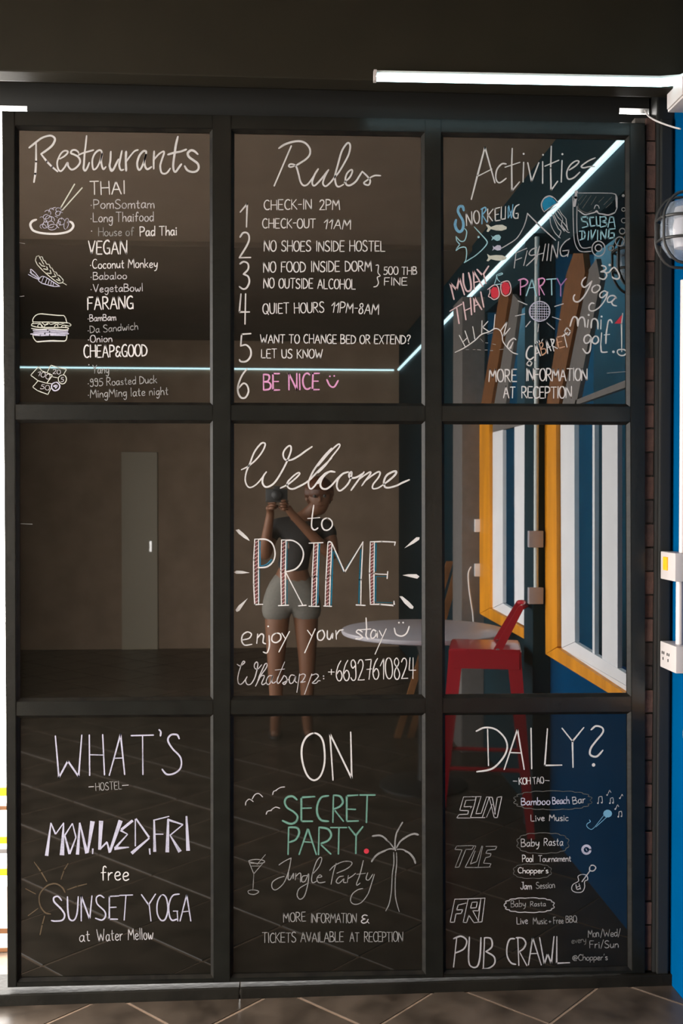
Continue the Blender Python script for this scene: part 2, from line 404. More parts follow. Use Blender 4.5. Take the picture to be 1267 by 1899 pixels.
# ------------------------------------------------------------------ the glazed board: frame, nine panes
V = [(3, 14), (27, 31), (394, 396), (429, 427), (788, 790), (818, 823), (1168, 1173), (1197, 1197)]     # x at y=205 / y=1832
Hh = [(205, 228), (232, 251), (750, 754), (778, 782), (1302, 1292), (1328, 1320), (1823, 1801), (1832, 1805)]  # y at x=3 / x=1197
def ix(i, j, dx=0, dy=0):        # crossing of vertical line i with horizontal line j
    x = V[i][0]; y = 0
    for _ in range(4):
        y = Hh[j][0]+(Hh[j][1]-Hh[j][0])*(x-3)/1194.0
        x = V[i][0]+(V[i][1]-V[i][0])*(y-205)/1627.0
    return (x+dx, y+dy)
BY = 0.0
board = thing('chalkboard_partition', 'tall black nine-pane glazed partition covered in chalk lettering, standing on the stone plinth', 'chalkboard', (bp(600, 1800).x, .02, bp(600, 1817).z))
def quad_prism(q, y0, y1, bev=0):
    bm = bmesh.new(); P = []
    for p in q:
        c = bp(*p); P.append((c.x, y0, c.z))
    prism(bm, P, (0, y1-y0, 0), bev); return bm
for a, b in ((0, 1), (2, 3), (4, 5), (6, 7)):
    obj('stile', quad_prism([ix(a, 0), ix(b, 0), ix(b, 7), ix(a, 7)], 0, .05, .002), M['frame'], board)
for a, b in ((1, 2), (3, 4), (5, 6)):
    for j0, j1 in ((0, 1), (2, 3), (4, 5), (6, 7)):
        y = .0015 if j0 in (2, 4) else .001
        obj('rail', quad_prism([ix(a, j0), ix(b, j0), ix(b, j1), ix(a, j1)], y, .048, .0015), M['frame'], board)
panes = {}
for r, (j0, j1) in enumerate(((1, 2), (3, 4), (5, 6))):
    for c, (i0, i1) in enumerate(((1, 2), (3, 4), (5, 6))):
        q = [ix(i0, j0), ix(i1, j0), ix(i1, j1), ix(i0, j1)]
        bm = bmesh.new(); P = [bp(*p) for p in q]
        prism(bm, [(p.x, PANE_Y, p.z) for p in P], (0, .006, 0))
        panes[(r, c)] = obj('pane', bm, M['dusty' if r == 2 else 'pane'], board)
        bw_ = 5.5                  # moulding strip round the pane
        inn = [(q[0][0]+bw_, q[0][1]+bw_), (q[1][0]-bw_, q[1][1]+bw_), (q[2][0]-bw_, q[2][1]-bw_), (q[3][0]+bw_, q[3][1]-bw_)]
        bm = bmesh.new()
        for k in range(4):
            a, b, c_, d = q[k], q[(k+1) % 4], inn[(k+1) % 4], inn[k]
            A = [bp(*p) for p in (a, b, c_, d)]
            y0, y1 = .005, .0125
            vv = [bm.verts.new((A[0].x, y0, A[0].z)), bm.verts.new((A[1].x, y0, A[1].z)), bm.verts.new((A[2].x, y1, A[2].z)), bm.verts.new((A[3].x, y1, A[3].z))]
            ww = [bm.verts.new((A[n].x, .0158, A[n].z)) for n in range(4)]
            bm.faces.new(vv); bm.faces.new(ww[::-1])
            for n in range(4): bm.faces.new((vv[n], ww[n], ww[(n+1) % 4], vv[(n+1) % 4]))
        obj('bead', bm, M['bead'], board)
# ------------------------------------------------------------------ neon LED strips
def led(name, label, pts, nrm, r=.008, back=None):
    o = thing(name, label, 'light strip', Vector(pts[0])-Vector((0, 0, .02)))
    bm = bmesh.new(); tube(bm, pts, r, 8); obj('lit_tube', bm, M['led'], o, smooth=True)
    bm = bmesh.new(); tube(bm, [Vector(p)+Vector(nrm)*1 for p in pts], r*.8, 8); obj('channel', bm, M['ledback'], o, smooth=True)
    return o
ly = -LT-.012
P0, P1 = bp(697, 144, ly), bp(1225, 154, ly)
zr = (ray(1155, 258)); k = XR/zr.x; ZL = CAM.z+zr.z*k-.012     # height of the strip on the right wall
pts = [P0.lerp(P1, t/12) for t in range(13)]
c1 = Vector((XR-.012, ly-.09, ZL))
P1b = Vector((XR-.05, ly-.004, P1.z+.004))
pts += [P1b, Vector((XR-.022, ly-.03, P1.z+.012)), c1]
pts = [tuple(p) for p in pts]
s1 = led('led_strip', 'white neon light strip along the lintel above the board, curving into the corner', pts, (0, .004, .013), r=.0105)
obj('end_cap', nbox(P0.x-.006, P0.x+.002, ly-.010, ly+.008, P0.z-.011, P0.z+.018), M['plastic'], s1)
n = 24
led('led_strip', 'white neon light strip running back along the top of the blue wall',
    [(XR-.012, ly-.095-(FAR-.32)*i/n, ZL) for i in range(n+1)], (.004, 0, .010), r=.011)
led('led_strip', 'cyan-white neon light strip across the far wall behind the photographer, mirrored as a thin line',
    [(XR-.05-(XR+2.55)*i/n, -FAR+.014, ZL) for i in range(n+1)], (0, -.004, .008), r=.007)
# ------------------------------------------------------------------ fittings on the blue wall
def wbox(name, label, px, py0, py1, ydepth, wid, prot, group=None):
    z0, z1 = None, None
    p0, p1 = bp(px, py1, -ydepth), bp(px, py0, -ydepth)
    o = thing(name, label, 'electrical box', (XR, -ydepth-wid/2, p0.z), group)
    obj('housing', nbox(XR-prot, XR-.0005, -ydepth-wid, -ydepth, p0.z, p1.z, bev=.004), M['plastic'], o, smooth=True)
    return o, p0.z, p1.z
jb, z0, z1 = wbox('junction_box', 'white plastic junction box under the light strip in the top right corner', 1244, 168, 209, .10, .12, .062)
obj('lid', nbox(XR-.066, XR-.062, -.215, -.105, z0+.006, z1-.006, bev=.002), M['plastic'], jb)
cz0 = bp(1262, 362, -.16).z
cd = thing('conduit', 'white conduit pipe dropping from the junction box to the caged lamp', 'pipe', (XR-.02, -.16, cz0))
bm = bmesh.new(); tube(bm, [(XR-.03, -.17, cz0-.01), (XR-.03, -.17, z0)], .012, 12); obj('pipe', bm, M['plastic'], cd, smooth=True)
sb, s0, s1_ = wbox('switch_box', 'white surface switch box with an orange rocker on the blue wall', 1243, 1022, 1073, .02, .11, .045)
obj('rocker', nbox(XR-.050, XR-.044, -.078, -.050, s0+.028, s1_-.014, bev=.002), M['switch'], sb)
ob, o0, o1 = wbox('socket_box', 'white surface socket box with small pin holes, below the switch box', 1242, 1188, 1236, .02, .12, .045)
for dy in (-.045, -.083):
    for dx, dz in ((.006, .045), (-.006, .045), (0, .028)):
        c = Vector((XR-.0455, dy+dx, o0+dz))
        obj('pin_hole', nbox(c.x-.0012, c.x+.001, c.y-.002, c.y+.002, c.z-.004, c.z+.004), M['black'], ob)
cd = thing('conduit', 'white conduit pipe joining the switch box to the socket box', 'pipe', (XR-.02, -.075, o1))
bm = bmesh.new(); tube(bm, [(XR-.016, -.092, o1-.002), (XR-.016, -.092, s0+.002)], .011, 12); obj('pipe', bm, M['plastic'], cd, smooth=True)
cd = thing('conduit', 'white conduit pipe rising from the switch box beside the black post', 'pipe', (XR-.02, -.075, s1_))
bm = bmesh.new(); tube(bm, [(XR-.014, -.105, s1_-.002), (XR-.014, -.105, bp(1262, 520, -.1).z)], .010, 12); obj('pipe', bm, M['plastic'], cd, smooth=True)
# loose white cable from the bright gap to the conduit
cp = [bp(1196, 205, -.03), bp(1203, 215, -.05), bp(1215, 223, -.08), bp(1232, 230, -.10), bp(1250, 236, -.13), bp(1262, 239, -.155)]
bm = bmesh.new(); tube(bm, cat([tuple(p) for p in cp], 5), .0025, 8)
tag(obj('cable', bm, M['plastic'], smooth=True), 'thin white cable hanging from the gap above the board to the conduit', 'cable')
# caged bulkhead lamp
lc = bp(1243, 426, -.17); lz = lc.z
lh = (bp(1243, 360, -.17).z-bp(1243, 492, -.17).z)/2
lm = thing('bulkhead_lamp', 'oval black caged bulkhead lamp on the blue wall', 'lamp', (XR, -.17, lz-lh))
def oval(x, a, b, n=28):
    return [Vector((x, -.17+a*math.sin(2*math.pi*k/n)*1.0, lz+b*math.cos(2*math.pi*k/n))) for k in range(n)]
bm = bmesh.new(); prism(bm, oval(XR-.0005, .062, lh), (-.022, 0, 0), .004); obj('base', bm, M['post'], lm, smooth=True)
bm = bmesh.new(); rings = []
for x, s in ((.022, .90), (.05, .88), (.078, .78), (.096, .55), (.104, .2)):
    rings.append([bm.verts.new(p) for p in oval(XR-x, .062*s, lh*s)])
for a, b in zip(rings, rings[1:]):
    for k in range(28): bm.faces.new((a[k], a[(k+1) % 28], b[(k+1) % 28], b[k]))
bm.faces.new(rings[-1]); obj('glass_globe', bm, M['frost'], lm, smooth=True)
bm = bmesh.new()
lathe(bm, [(.004, -.055), (.022, -.05), (.026, -.02), (.026, .012), (.022, .03)], (XR-.045, -.17, lz), 20); obj('bulb', bm, M['glow'], lm, smooth=True)
bm = bmesh.new(); lathe(bm, [(.024, .03), (.024, .048), (.020, .062)], (XR-.045, -.17, lz), 20); obj('bulb_socket', bm, M['plastic'], lm, smooth=True)
for zz in (-.03, .03):
    pts = [(XR-.004, -.17-.058, lz+zz), (XR-.07, -.17-.056, lz+zz), (XR-.105, -.17-.03, lz+zz), (XR-.110, -.17, lz+zz), (XR-.105, -.17+.03, lz+zz), (XR-.07, -.17+.056, lz+zz), (XR-.004, -.17+.058, lz+zz)]
    bm = bmesh.new(); tube(bm, cat(pts, 4), .0042, 8); obj('cage_bar', bm, M['black'], lm, smooth=True)
for dy in (-.03, .03):
    pts = [(XR-.004, -.17+dy, lz-lh), (XR-.07, -.17+dy, lz-lh*.95), (XR-.105, -.17+dy, lz-lh*.5), (XR-.109, -.17+dy, lz), (XR-.105, -.17+dy, lz+lh*.5), (XR-.07, -.17+dy, lz+lh*.95), (XR-.004, -.17+dy, lz+lh)]
    bm = bmesh.new(); tube(bm, cat(pts, 4), .0042, 8); obj('cage_bar', bm, M['black'], lm, smooth=True)
# ------------------------------------------------------------------ boxes and switches seen mirrored
y5 = W2[0]-.004
def mirror_box(name, label, x0, x1, ya, yb, yface, mt, cat_='switch', dep=.03, group=None):
    t = -yface
    a, b = mp(x0, yb, t-dep), mp(x1, ya, t-dep)
    o = obj(name, nbox(a.x, b.x, yface+.0006, yface+dep, a.z, b.z, bev=.003), mt, smooth=True); tag(o, label, cat_, group); return o
mirror_box('socket_box', 'upper grey-white socket box on the teal pilaster, mirrored between the windows', 985, 1012, 985, 1016, y5, M['table'], 'electrical box')
mirror_box('socket_box', 'lower grey-white socket box on the teal pilaster, mirrored between the windows', 985, 1012, 1091, 1122, y5, M['table'], 'electrical box')
pa, pb_, pc = mp(998, 1091, -y5-.012), mp(998, 1016, -y5-.012), mp(998, 985, -y5-.012)
cd = thing('conduit', 'grey conduit pipe between and above the two boxes on the teal pilaster', 'pipe', pa)
bm = bmesh.new(); tube(bm, [pa, pb_], .010, 10); obj('pipe', bm, M['ledback'], cd, smooth=True)
bm = bmesh.new(); tube(bm, [pc, Vector((pc.x, pc.y, 2.54))], .010, 10); obj('pipe', bm, M['ledback'], cd, smooth=True)
y6 = W1[0]-.01
mirror_box('wall_switch', 'upper small white switch plate on the far grey pilaster', 883, 897, 963, 987, y6, M['white'], dep=.02)
mirror_box('wall_switch', 'lower small white switch plate on the far grey pilaster, with a cable', 883, 897, 1046, 1070, y6, M['white'], dep=.02)
cp = [mp(876, 1052, -y6-.03), mp(871, 1064, -y6-.04), mp(872, 1090, -y6-.03), mp(876, 1120, -y6-.03), mp(880, 1150, -y6-.02), mp(883, 1240, -y6-.02)]
bm = bmesh.new(); tube(bm, cat([tuple(p) for p in cp], 5), .004, 8)
tag(obj('cable', bm, M['white'], smooth=True), 'white charging cable hanging from the lower switch plate behind the table', 'cable')
# ------------------------------------------------------------------ round table
tt = 2.08
def path_h(py, t): return mp(513, py, t).z
tc = mp(787.5, 1168, tt); th = tc.z
tr_ = (mp(940, 1168, tt).x-mp(635, 1168, tt).x)/2
tb = thing('round_table', 'white round cafe table on a single pedestal, mirrored in the middle panes', 'table', (tc.x, -tt, 0))
bm = bmesh.new(); lathe(bm, [(tr_-.02, -.028), (tr_-.004, -.022), (tr_, -.012), (tr_-.002, -.003), (tr_-.008, 0)], (tc.x, -tt, th), 64); obj('tabletop', bm, M['table'], tb, smooth=True)
bm = bmesh.new(); lathe(bm, [(.03, .02), (.026, .1), (.026, th-.12), (.05, th-.05), (.05, th-.03)], (tc.x, -tt, 0), 24); obj('pedestal', bm, M['black'], tb, smooth=True)
bm = bmesh.new(); lathe(bm, [(.22, 0), (.22, .008), (.20, .018), (.05, .03)], (tc.x, -tt, 0), 40); obj('base', bm, M['black'], tb, smooth=True)
# ------------------------------------------------------------------ red metal bar stool with low back
st = 1.45
sl, sr = mp(838, 1200, st), mp(966, 1200, st)
sx = (sl.x+sr.x)/2; sw = (sr.x-sl.x)/2*.98; sz = mp(900, 1196, st).z
so = thing('bar_stool', 'red metal bar stool with a low slanted back, mirrored beside the white table', 'stool', (sx, -st, 0))
bm = bmesh.new(); box(bm, sx-sw, sx+sw, -st-sw, -st+sw, sz-.016, sz, bev=.012); obj('seat', bm, M['red'], so, smooth=True)
for ax in ((0, -1), (0, 1), (1, -1), (1, 1)):
    bm = bmesh.new(); s = ax[1]
    if ax[0] == 0: box(bm, sx-sw+.004, sx+sw-.004, -st+s*sw-.008, -st+s*sw+.0, sz-.085, sz-.01)
    else: box(bm, sx+s*sw-.004, sx+s*sw+.004, -st-sw+.004, -st+sw-.004, sz-.085, sz-.01)
    obj('apron', bm, M['red'], so)
sp = .055
for ax in (-1, 1):
    for ay in (-1, 1):
        bm = bmesh.new()
        t0 = Vector((sx+ax*(sw-.028), -st+ay*(sw-.028), sz-.01)); b0 = Vector((sx+ax*(sw+sp-.01), -st+ay*(sw+sp-.01), .012))
        w0, w1 = .03, .016
        A = [bm.verts.new(t0+Vector((i*w0, j*w0*.6, 0))) for i, j in ((-1, -1), (1, -1), (1, 1), (-1, 1))]
        B = [bm.verts.new(b0+Vector((i*w1, j*w1*.7, 0))) for i, j in ((-1, -1), (1, -1), (1, 1), (-1, 1))]
        bm.faces.new(A); bm.faces.new(B[::-1])
        for k in range(4): bm.faces.new((A[k], B[k], B[(k+1) % 4], A[(k+1) % 4]))
        lg = obj('leg', bm, M['red'], so)
        obj('rubber_foot', nbox(b0.x-.019, b0.x+.019, b0.y-.015, b0.y+.015, 0.0015, .014, bev=.003), M['black'], lg)
fz = mp(860, 1412, st).z
k = (sz-fz)/sz; q = sw+sp*k-.012
for a, b in (((-1, -1), (1, -1)), ((1, -1), (1, 1)), ((1, 1), (-1, 1)), ((-1, 1), (-1, -1))):
    bm = bmesh.new(); tube(bm, [(sx+a[0]*q, -st+a[1]*q, fz), (sx+b[0]*q, -st+b[1]*q, fz)], .009, 8); obj('footrest', bm, M['red'], so, smooth=True)
# low back: two slanting flat uprights and a curved top rail; the seat faces the table side
h0, h1 = mp(921, 1206, st), mp(966, 1122, st)
for ay in (-1, 1):
    bm = bmesh.new()
    a = Vector((h0.x, -st+ay*(sw-.01), h0.z)); b = Vector((h1.x, -st+ay*(sw-.035), h1.z))
    d = (b-a).normalized(); n_ = Vector((d.z, 0, -d.x))
    prism(bm, [a-n_*.018, a+n_*.018, b+n_*.012, b+d*.012, b-n_*.012], (0, ay*.006, 0)); bk = obj('back_upright', bm, M['red'], so)
    bm = bmesh.new(); c = a+d*.02; lathe(bm, [(.004, -.006), (.009, -.004), (.009, .010), (.003, .012)], (0, 0, 0), 12)
    bmesh.ops.rotate(bm, verts=bm.verts[:], cent=(0, 0, 0), matrix=Matrix.Rotation(-math.pi/2, 3, 'X'))
    bmesh.ops.translate(bm, verts=bm.verts[:], vec=c); obj('bolt', bm, M['steel'], bk, smooth=True)
pts = [(h1.x, -st-sw+.035, h1.z), (h1.x+.02, -st-sw*.5, h1.z+.004), (h1.x+.026, -st, h1.z+.005), (h1.x+.02, -st+sw*.5, h1.z+.004), (h1.x, -st+sw-.035, h1.z)]
bm = bmesh.new(); tube(bm, cat(pts, 4), .011, 10); obj('back_rail', bm, M['red'], so, smooth=True)
so.rotation_euler.z = math.atan2(sx, D+st)
# ------------------------------------------------------------------ folded wooden stand beyond the table
ws = thing('wooden_stand', 'brown folded wooden stand leaning by the far grey pilaster behind the table', 'stand', (.92, -3.05, 0))
for (xa, za, xb, zb_) in ((.72, 0, 1.02, 1.06), (.80, 0, 1.06, 1.0)):
    bm = bmesh.new(); a = Vector((xa, -3.1, za)); b = Vector((xb, -3.02, zb_)); n_ = Vector((.02, 0, 0))
    prism(bm, [a-n_, a+n_, b+n_, b-n_], (0, .02, 0)); obj('slat', bm, M['wood'], ws)
bm = bmesh.new(); tube(bm, [(.86, -3.04, .5), (.96, -3.04, .5)], .01, 8); obj('brace', bm, M['wood'], ws)
# ------------------------------------------------------------------ yellow rail fence just outside the left edge
yf = .35
rf = thing('metal_rack', 'low outdoor metal rack with yellow bars, left of the board in the daylight', 'rack', (-1.2, yf, 0))
for (ya, yb, mm) in ((1458, 1474, 'yellow'), (1492, 1500, 'wood'), (1549, 1562, 'yellow'), (1572, 1580, 'grey'), (1608, 1621, 'yellow'), (1718, 1728, 'wood'), (1788, 1797, 'wood')):
    a, b = bp(5, yb, yf), bp(5, ya, yf)
    obj('bar', nbox(-1.62, -.74, yf-.015, yf+.015, max(a.z, .002), max(b.z, .016), bev=.003), M[mm], rf)
for x in (-1.62, -.76):
    obj('post', nbox(x-.015, x+.015, yf+.015, yf+.04, 0, bp(5, 1450, yf).z), M['grey'], rf)
# ------------------------------------------------------------------ the photographer, mirrored faintly in the middle pane
def skin_mesh(name, nodes, edges, material, parent, lev=2, root=0):
    me = bpy.data.meshes.new(name); off = Vector(root_of(parent).location)
    me.from_pydata([Vector(n[0])-off for n in nodes], edges, []); me.materials.append(material)
    o = bpy.data.objects.new(name, me); COL.objects.link(o); o.parent = parent
    s = o.modifiers.new('skin', 'SKIN'); s.use_smooth_shade = True
    for i, n in enumerate(nodes):
        r = n[1]; me.skin_vertices[0].data[i].radius = r if isinstance(r, tuple) else (r, r)
        me.skin_vertices[0].data[i].use_root = (i == root)
    ss = o.modifiers.new('sub', 'SUBSURF'); ss.levels = ss.render_levels = lev
    return o
YB = -D-.30      # body line behind the camera
man = thing('person', 'person in black t-shirt and pale shorts holding up a camera, mirrored in the middle pane', 'person', (.10, YB, 0))
cx = mp(541, 1100, -YB).x
HX = mp(592, 925, -YB).x
hz = 1.425
SH = 1.27
n = [((cx, YB, .86), (.135, .10)), ((cx+.01, YB, 1.0), (.120, .085)), ((cx+.03, YB, 1.14), (.13, .09)), ((cx+.06, YB, SH-.03), (.09, .07)),
     ((cx+.10, YB+.01, SH+.06), .045), ((HX-.01, YB+.03, hz-.04), .06),                       # 5 neck/skull base
     ((cx-.11, YB, SH-.015), .055), ((cx+.22, YB, SH-.02), .055),                              # 6,7 shoulders
     ((cx-.17, YB+.06, SH-.20), .042), ((-.035, YB+.17, hz-.075), .024),                           # 8,9 camera-left elbow, wrist
     ((cx+.25, YB+.08, SH-.20), .042), ((.075, YB+.20, hz-.07), .024),                         # 10,11
     ((cx-.085, YB, .80), .095), ((cx-.095, YB+.01, .46), .058), ((cx-.095, YB-.02, .09), .036), ((cx-.10, YB+.10, .035), .034), ((cx-.10, YB+.17, .028), .024),
     ((cx+.085, YB, .80), .095), ((cx+.095, YB+.01, .46), .058), ((cx+.095, YB-.02, .09), .036), ((cx+.10, YB+.10, .035), .034), ((cx+.10, YB+.17, .028), .024)]
e = [(0, 1), (1, 2), (2, 3), (3, 4), (4, 5), (3, 6), (3, 7), (6, 8), (8, 9), (7, 10), (10, 11), (0, 12), (12, 13), (13, 14), (14, 15), (15, 16), (0, 17), (17, 18), (18, 19), (19, 20), (20, 21)]
# head as part of the same body: bmesh sphere is joined below through a skinned skull
n += [((HX, YB+.035, hz+.0), (.074, .088)), ((HX, YB+.03, hz+.07), (.068, .082)), ((HX, YB+.045, hz-.055), (.05, .06))]
e = [x for x in e if x != (4, 5)] + [(4, 5), (5, 24), (24, 22), (22, 23)]
# hands: palm and fingers rooted inside the palm
def hand(wi, palm, tips, thumb):
    pi = len(n); n.append((palm, (.026, .017))); e.append((wi, pi))
body = None
hp = [Vector((-.045, YB+.205, hz-.035)), Vector((.065, YB+.225, hz-.04))]
n.append((hp[0], (.028, .018))); e.append((9, len(n)-1))
n.append((hp[1], (.028, .018))); e.append((11, len(n)-1))
skin_mesh('body', n, e, M['skin'], man)
for s, p in ((-1, hp[0]), (1, hp[1])):
    for k, (dz, L) in enumerate(((.028, .9), (.012, 1.0), (-.004, .95), (-.02, .75))):
        b = p+Vector((0, .005, dz)); c = p+Vector((-s*.012, .04*L, dz+.004)); d = p+Vector((-s*.034*L, .048*L, dz+.004)); f = p+Vector((-s*.045*L, .036*L, dz+.003))
        skin_mesh('finger', [(b, .0095), (c, .009), (d, .0085), (f, .007)], [(0, 1), (1, 2), (2, 3)], M['skin'], man, 1)
    b = p+Vector((-s*.01, -.004, -.022)); skin_mesh('thumb', [(b, .012), (b+Vector((-s*.025, -.004, .006)), .010), (b+Vector((-s*.046, 0, .022)), .0085)], [(0, 1), (1, 2)], M['skin'], man, 1)
# face: nose, eyes, mouth, ears
fy = YB+.035+.088
nose = [((HX, fy-.012, hz+.02), .010), ((HX, fy+.006, hz-.008), .012), ((HX, fy-.008, hz-.02), .010)]
skin_mesh('nose', nose, [(0, 1), (1, 2)], M['skin'], man, 1)
for s in (-1, 1):
    bm = bmesh.new(); bmesh.ops.create_uvsphere(bm, u_segments=14, v_segments=8, radius=.0105)
    bmesh.ops.translate(bm, verts=bm.verts[:], vec=(HX+s*.030, fy-.022, hz+.018)); ey = obj('eye', bm, M['grey'], man, smooth=True)
    bm = bmesh.new(); bmesh.ops.create_uvsphere(bm, u_segments=10, v_segments=6, radius=.0075)
    bmesh.ops.translate(bm, verts=bm.verts[:], vec=(HX+s*.030, fy-.0165, hz+.018)); obj('iris', bm, M['black'], ey, smooth=True)
    skin_mesh('ear', [((HX+s*.073, YB+.03, hz+.022), (.006, .014)), ((HX+s*.076, YB+.028, hz-.012), (.005, .010))], [(0, 1)], M['skin'], man, 1)
bm = bmesh.new(); tube(bm, cat([(HX-.024, fy-.022, hz-.042), (HX, fy-.008, hz-.044), (HX+.024, fy-.022, hz-.042)], 4), .0045, 8); obj('mouth', bm, M['lip'], man, smooth=True)
# hair: cap and shoulder-length back
bm = bmesh.new(); bmesh.ops.create_uvsphere(bm, u_segments=28, v_segments=18, radius=1)
for v in bm.verts:
    c = v.co; back = c.y < .35 or c.z > .30
    r = 1.0 if back else .80
    v.co = Vector((HX+c.x*.091*r, YB+.026+c.y*.108*r, hz+.040+c.z*.100*(1.0 if c.z > 0 or c.y < 0 else .6)))
    if c.z < -.2 and c.y < .1: v.co.z -= .13*(-c.z); v.co.y -= .01
obj('hair', bm, M['hair'], man, smooth=True)
# clothes: shirt and shorts follow the body
n = [((cx+.004, YB, .97), (.146, .11)), ((cx+.012, YB, 1.04), (.135, .10)), ((cx+.03, YB, 1.14), (.142, .102)), ((cx+.06, YB, SH-.025), (.10, .08)),
     ((cx+.085, YB+.003, SH+.022), .058), ((cx-.112, YB, SH-.012), .066), ((cx+.222, YB, SH-.018), .066), ((cx-.142, YB+.028, SH-.11), .060), ((cx+.238, YB+.04, SH-.11), .060)]
skin_mesh('t_shirt', n, [(0, 1), (1, 2), (2, 3), (3, 4), (3, 5), (3, 6), (5, 7), (6, 8)], M['tee'], man)
n = [((cx+.008, YB, 1.03), (.128, .094)), ((cx, YB, .92), (.146, .114)), ((cx-.09, YB, .79), .108), ((cx-.097, YB+.004, .66), .098), ((cx+.09, YB, .79), .108), ((cx+.097, YB+.004, .66), .098)]
skin_mesh('shorts', n, [(0, 1), (1, 2), (2, 3), (1, 4), (4, 5)], M['shorts'], man)
for s in (-1, 1):
    skin_mesh('sandal', [((cx+s*.10, YB-.06, .012), (.04, .012)), ((cx+s*.10, YB+.08, .012), (.045, .012)), ((cx+s*.10, YB+.19, .012), (.035, .012))], [(0, 1), (1, 2)], M['black'], man, 1)
# the camera held up: body and lens end just behind the picture's viewpoint
cm = thing('photo_camera', 'small black camera held up in front of the photographer', 'camera', (0, -D-.04, EYE-.045))
bm = bmesh.new(); box(bm, -.064, .064, -D-.075, -D-.035, EYE-.042, EYE+.036, bev=.006); box(bm, -.02, .02, -D-.07, -D-.04, EYE+.034, EYE+.052, bev=.004); obj('camera_body', bm, M['black'], cm, smooth=True)
bm = bmesh.new(); lathe(bm, [(.030, 0), (.031, .012), (.029, .024), (.026, .026)], (0, 0, 0), 32)
bmesh.ops.rotate(bm, verts=bm.verts[:], cent=(0, 0, 0), matrix=Matrix.Rotation(-math.pi/2, 3, 'X')); bmesh.ops.translate(bm, verts=bm.verts[:], vec=(0, -D-.036, EYE)); obj('lens', bm, M['black'], cm, smooth=True)
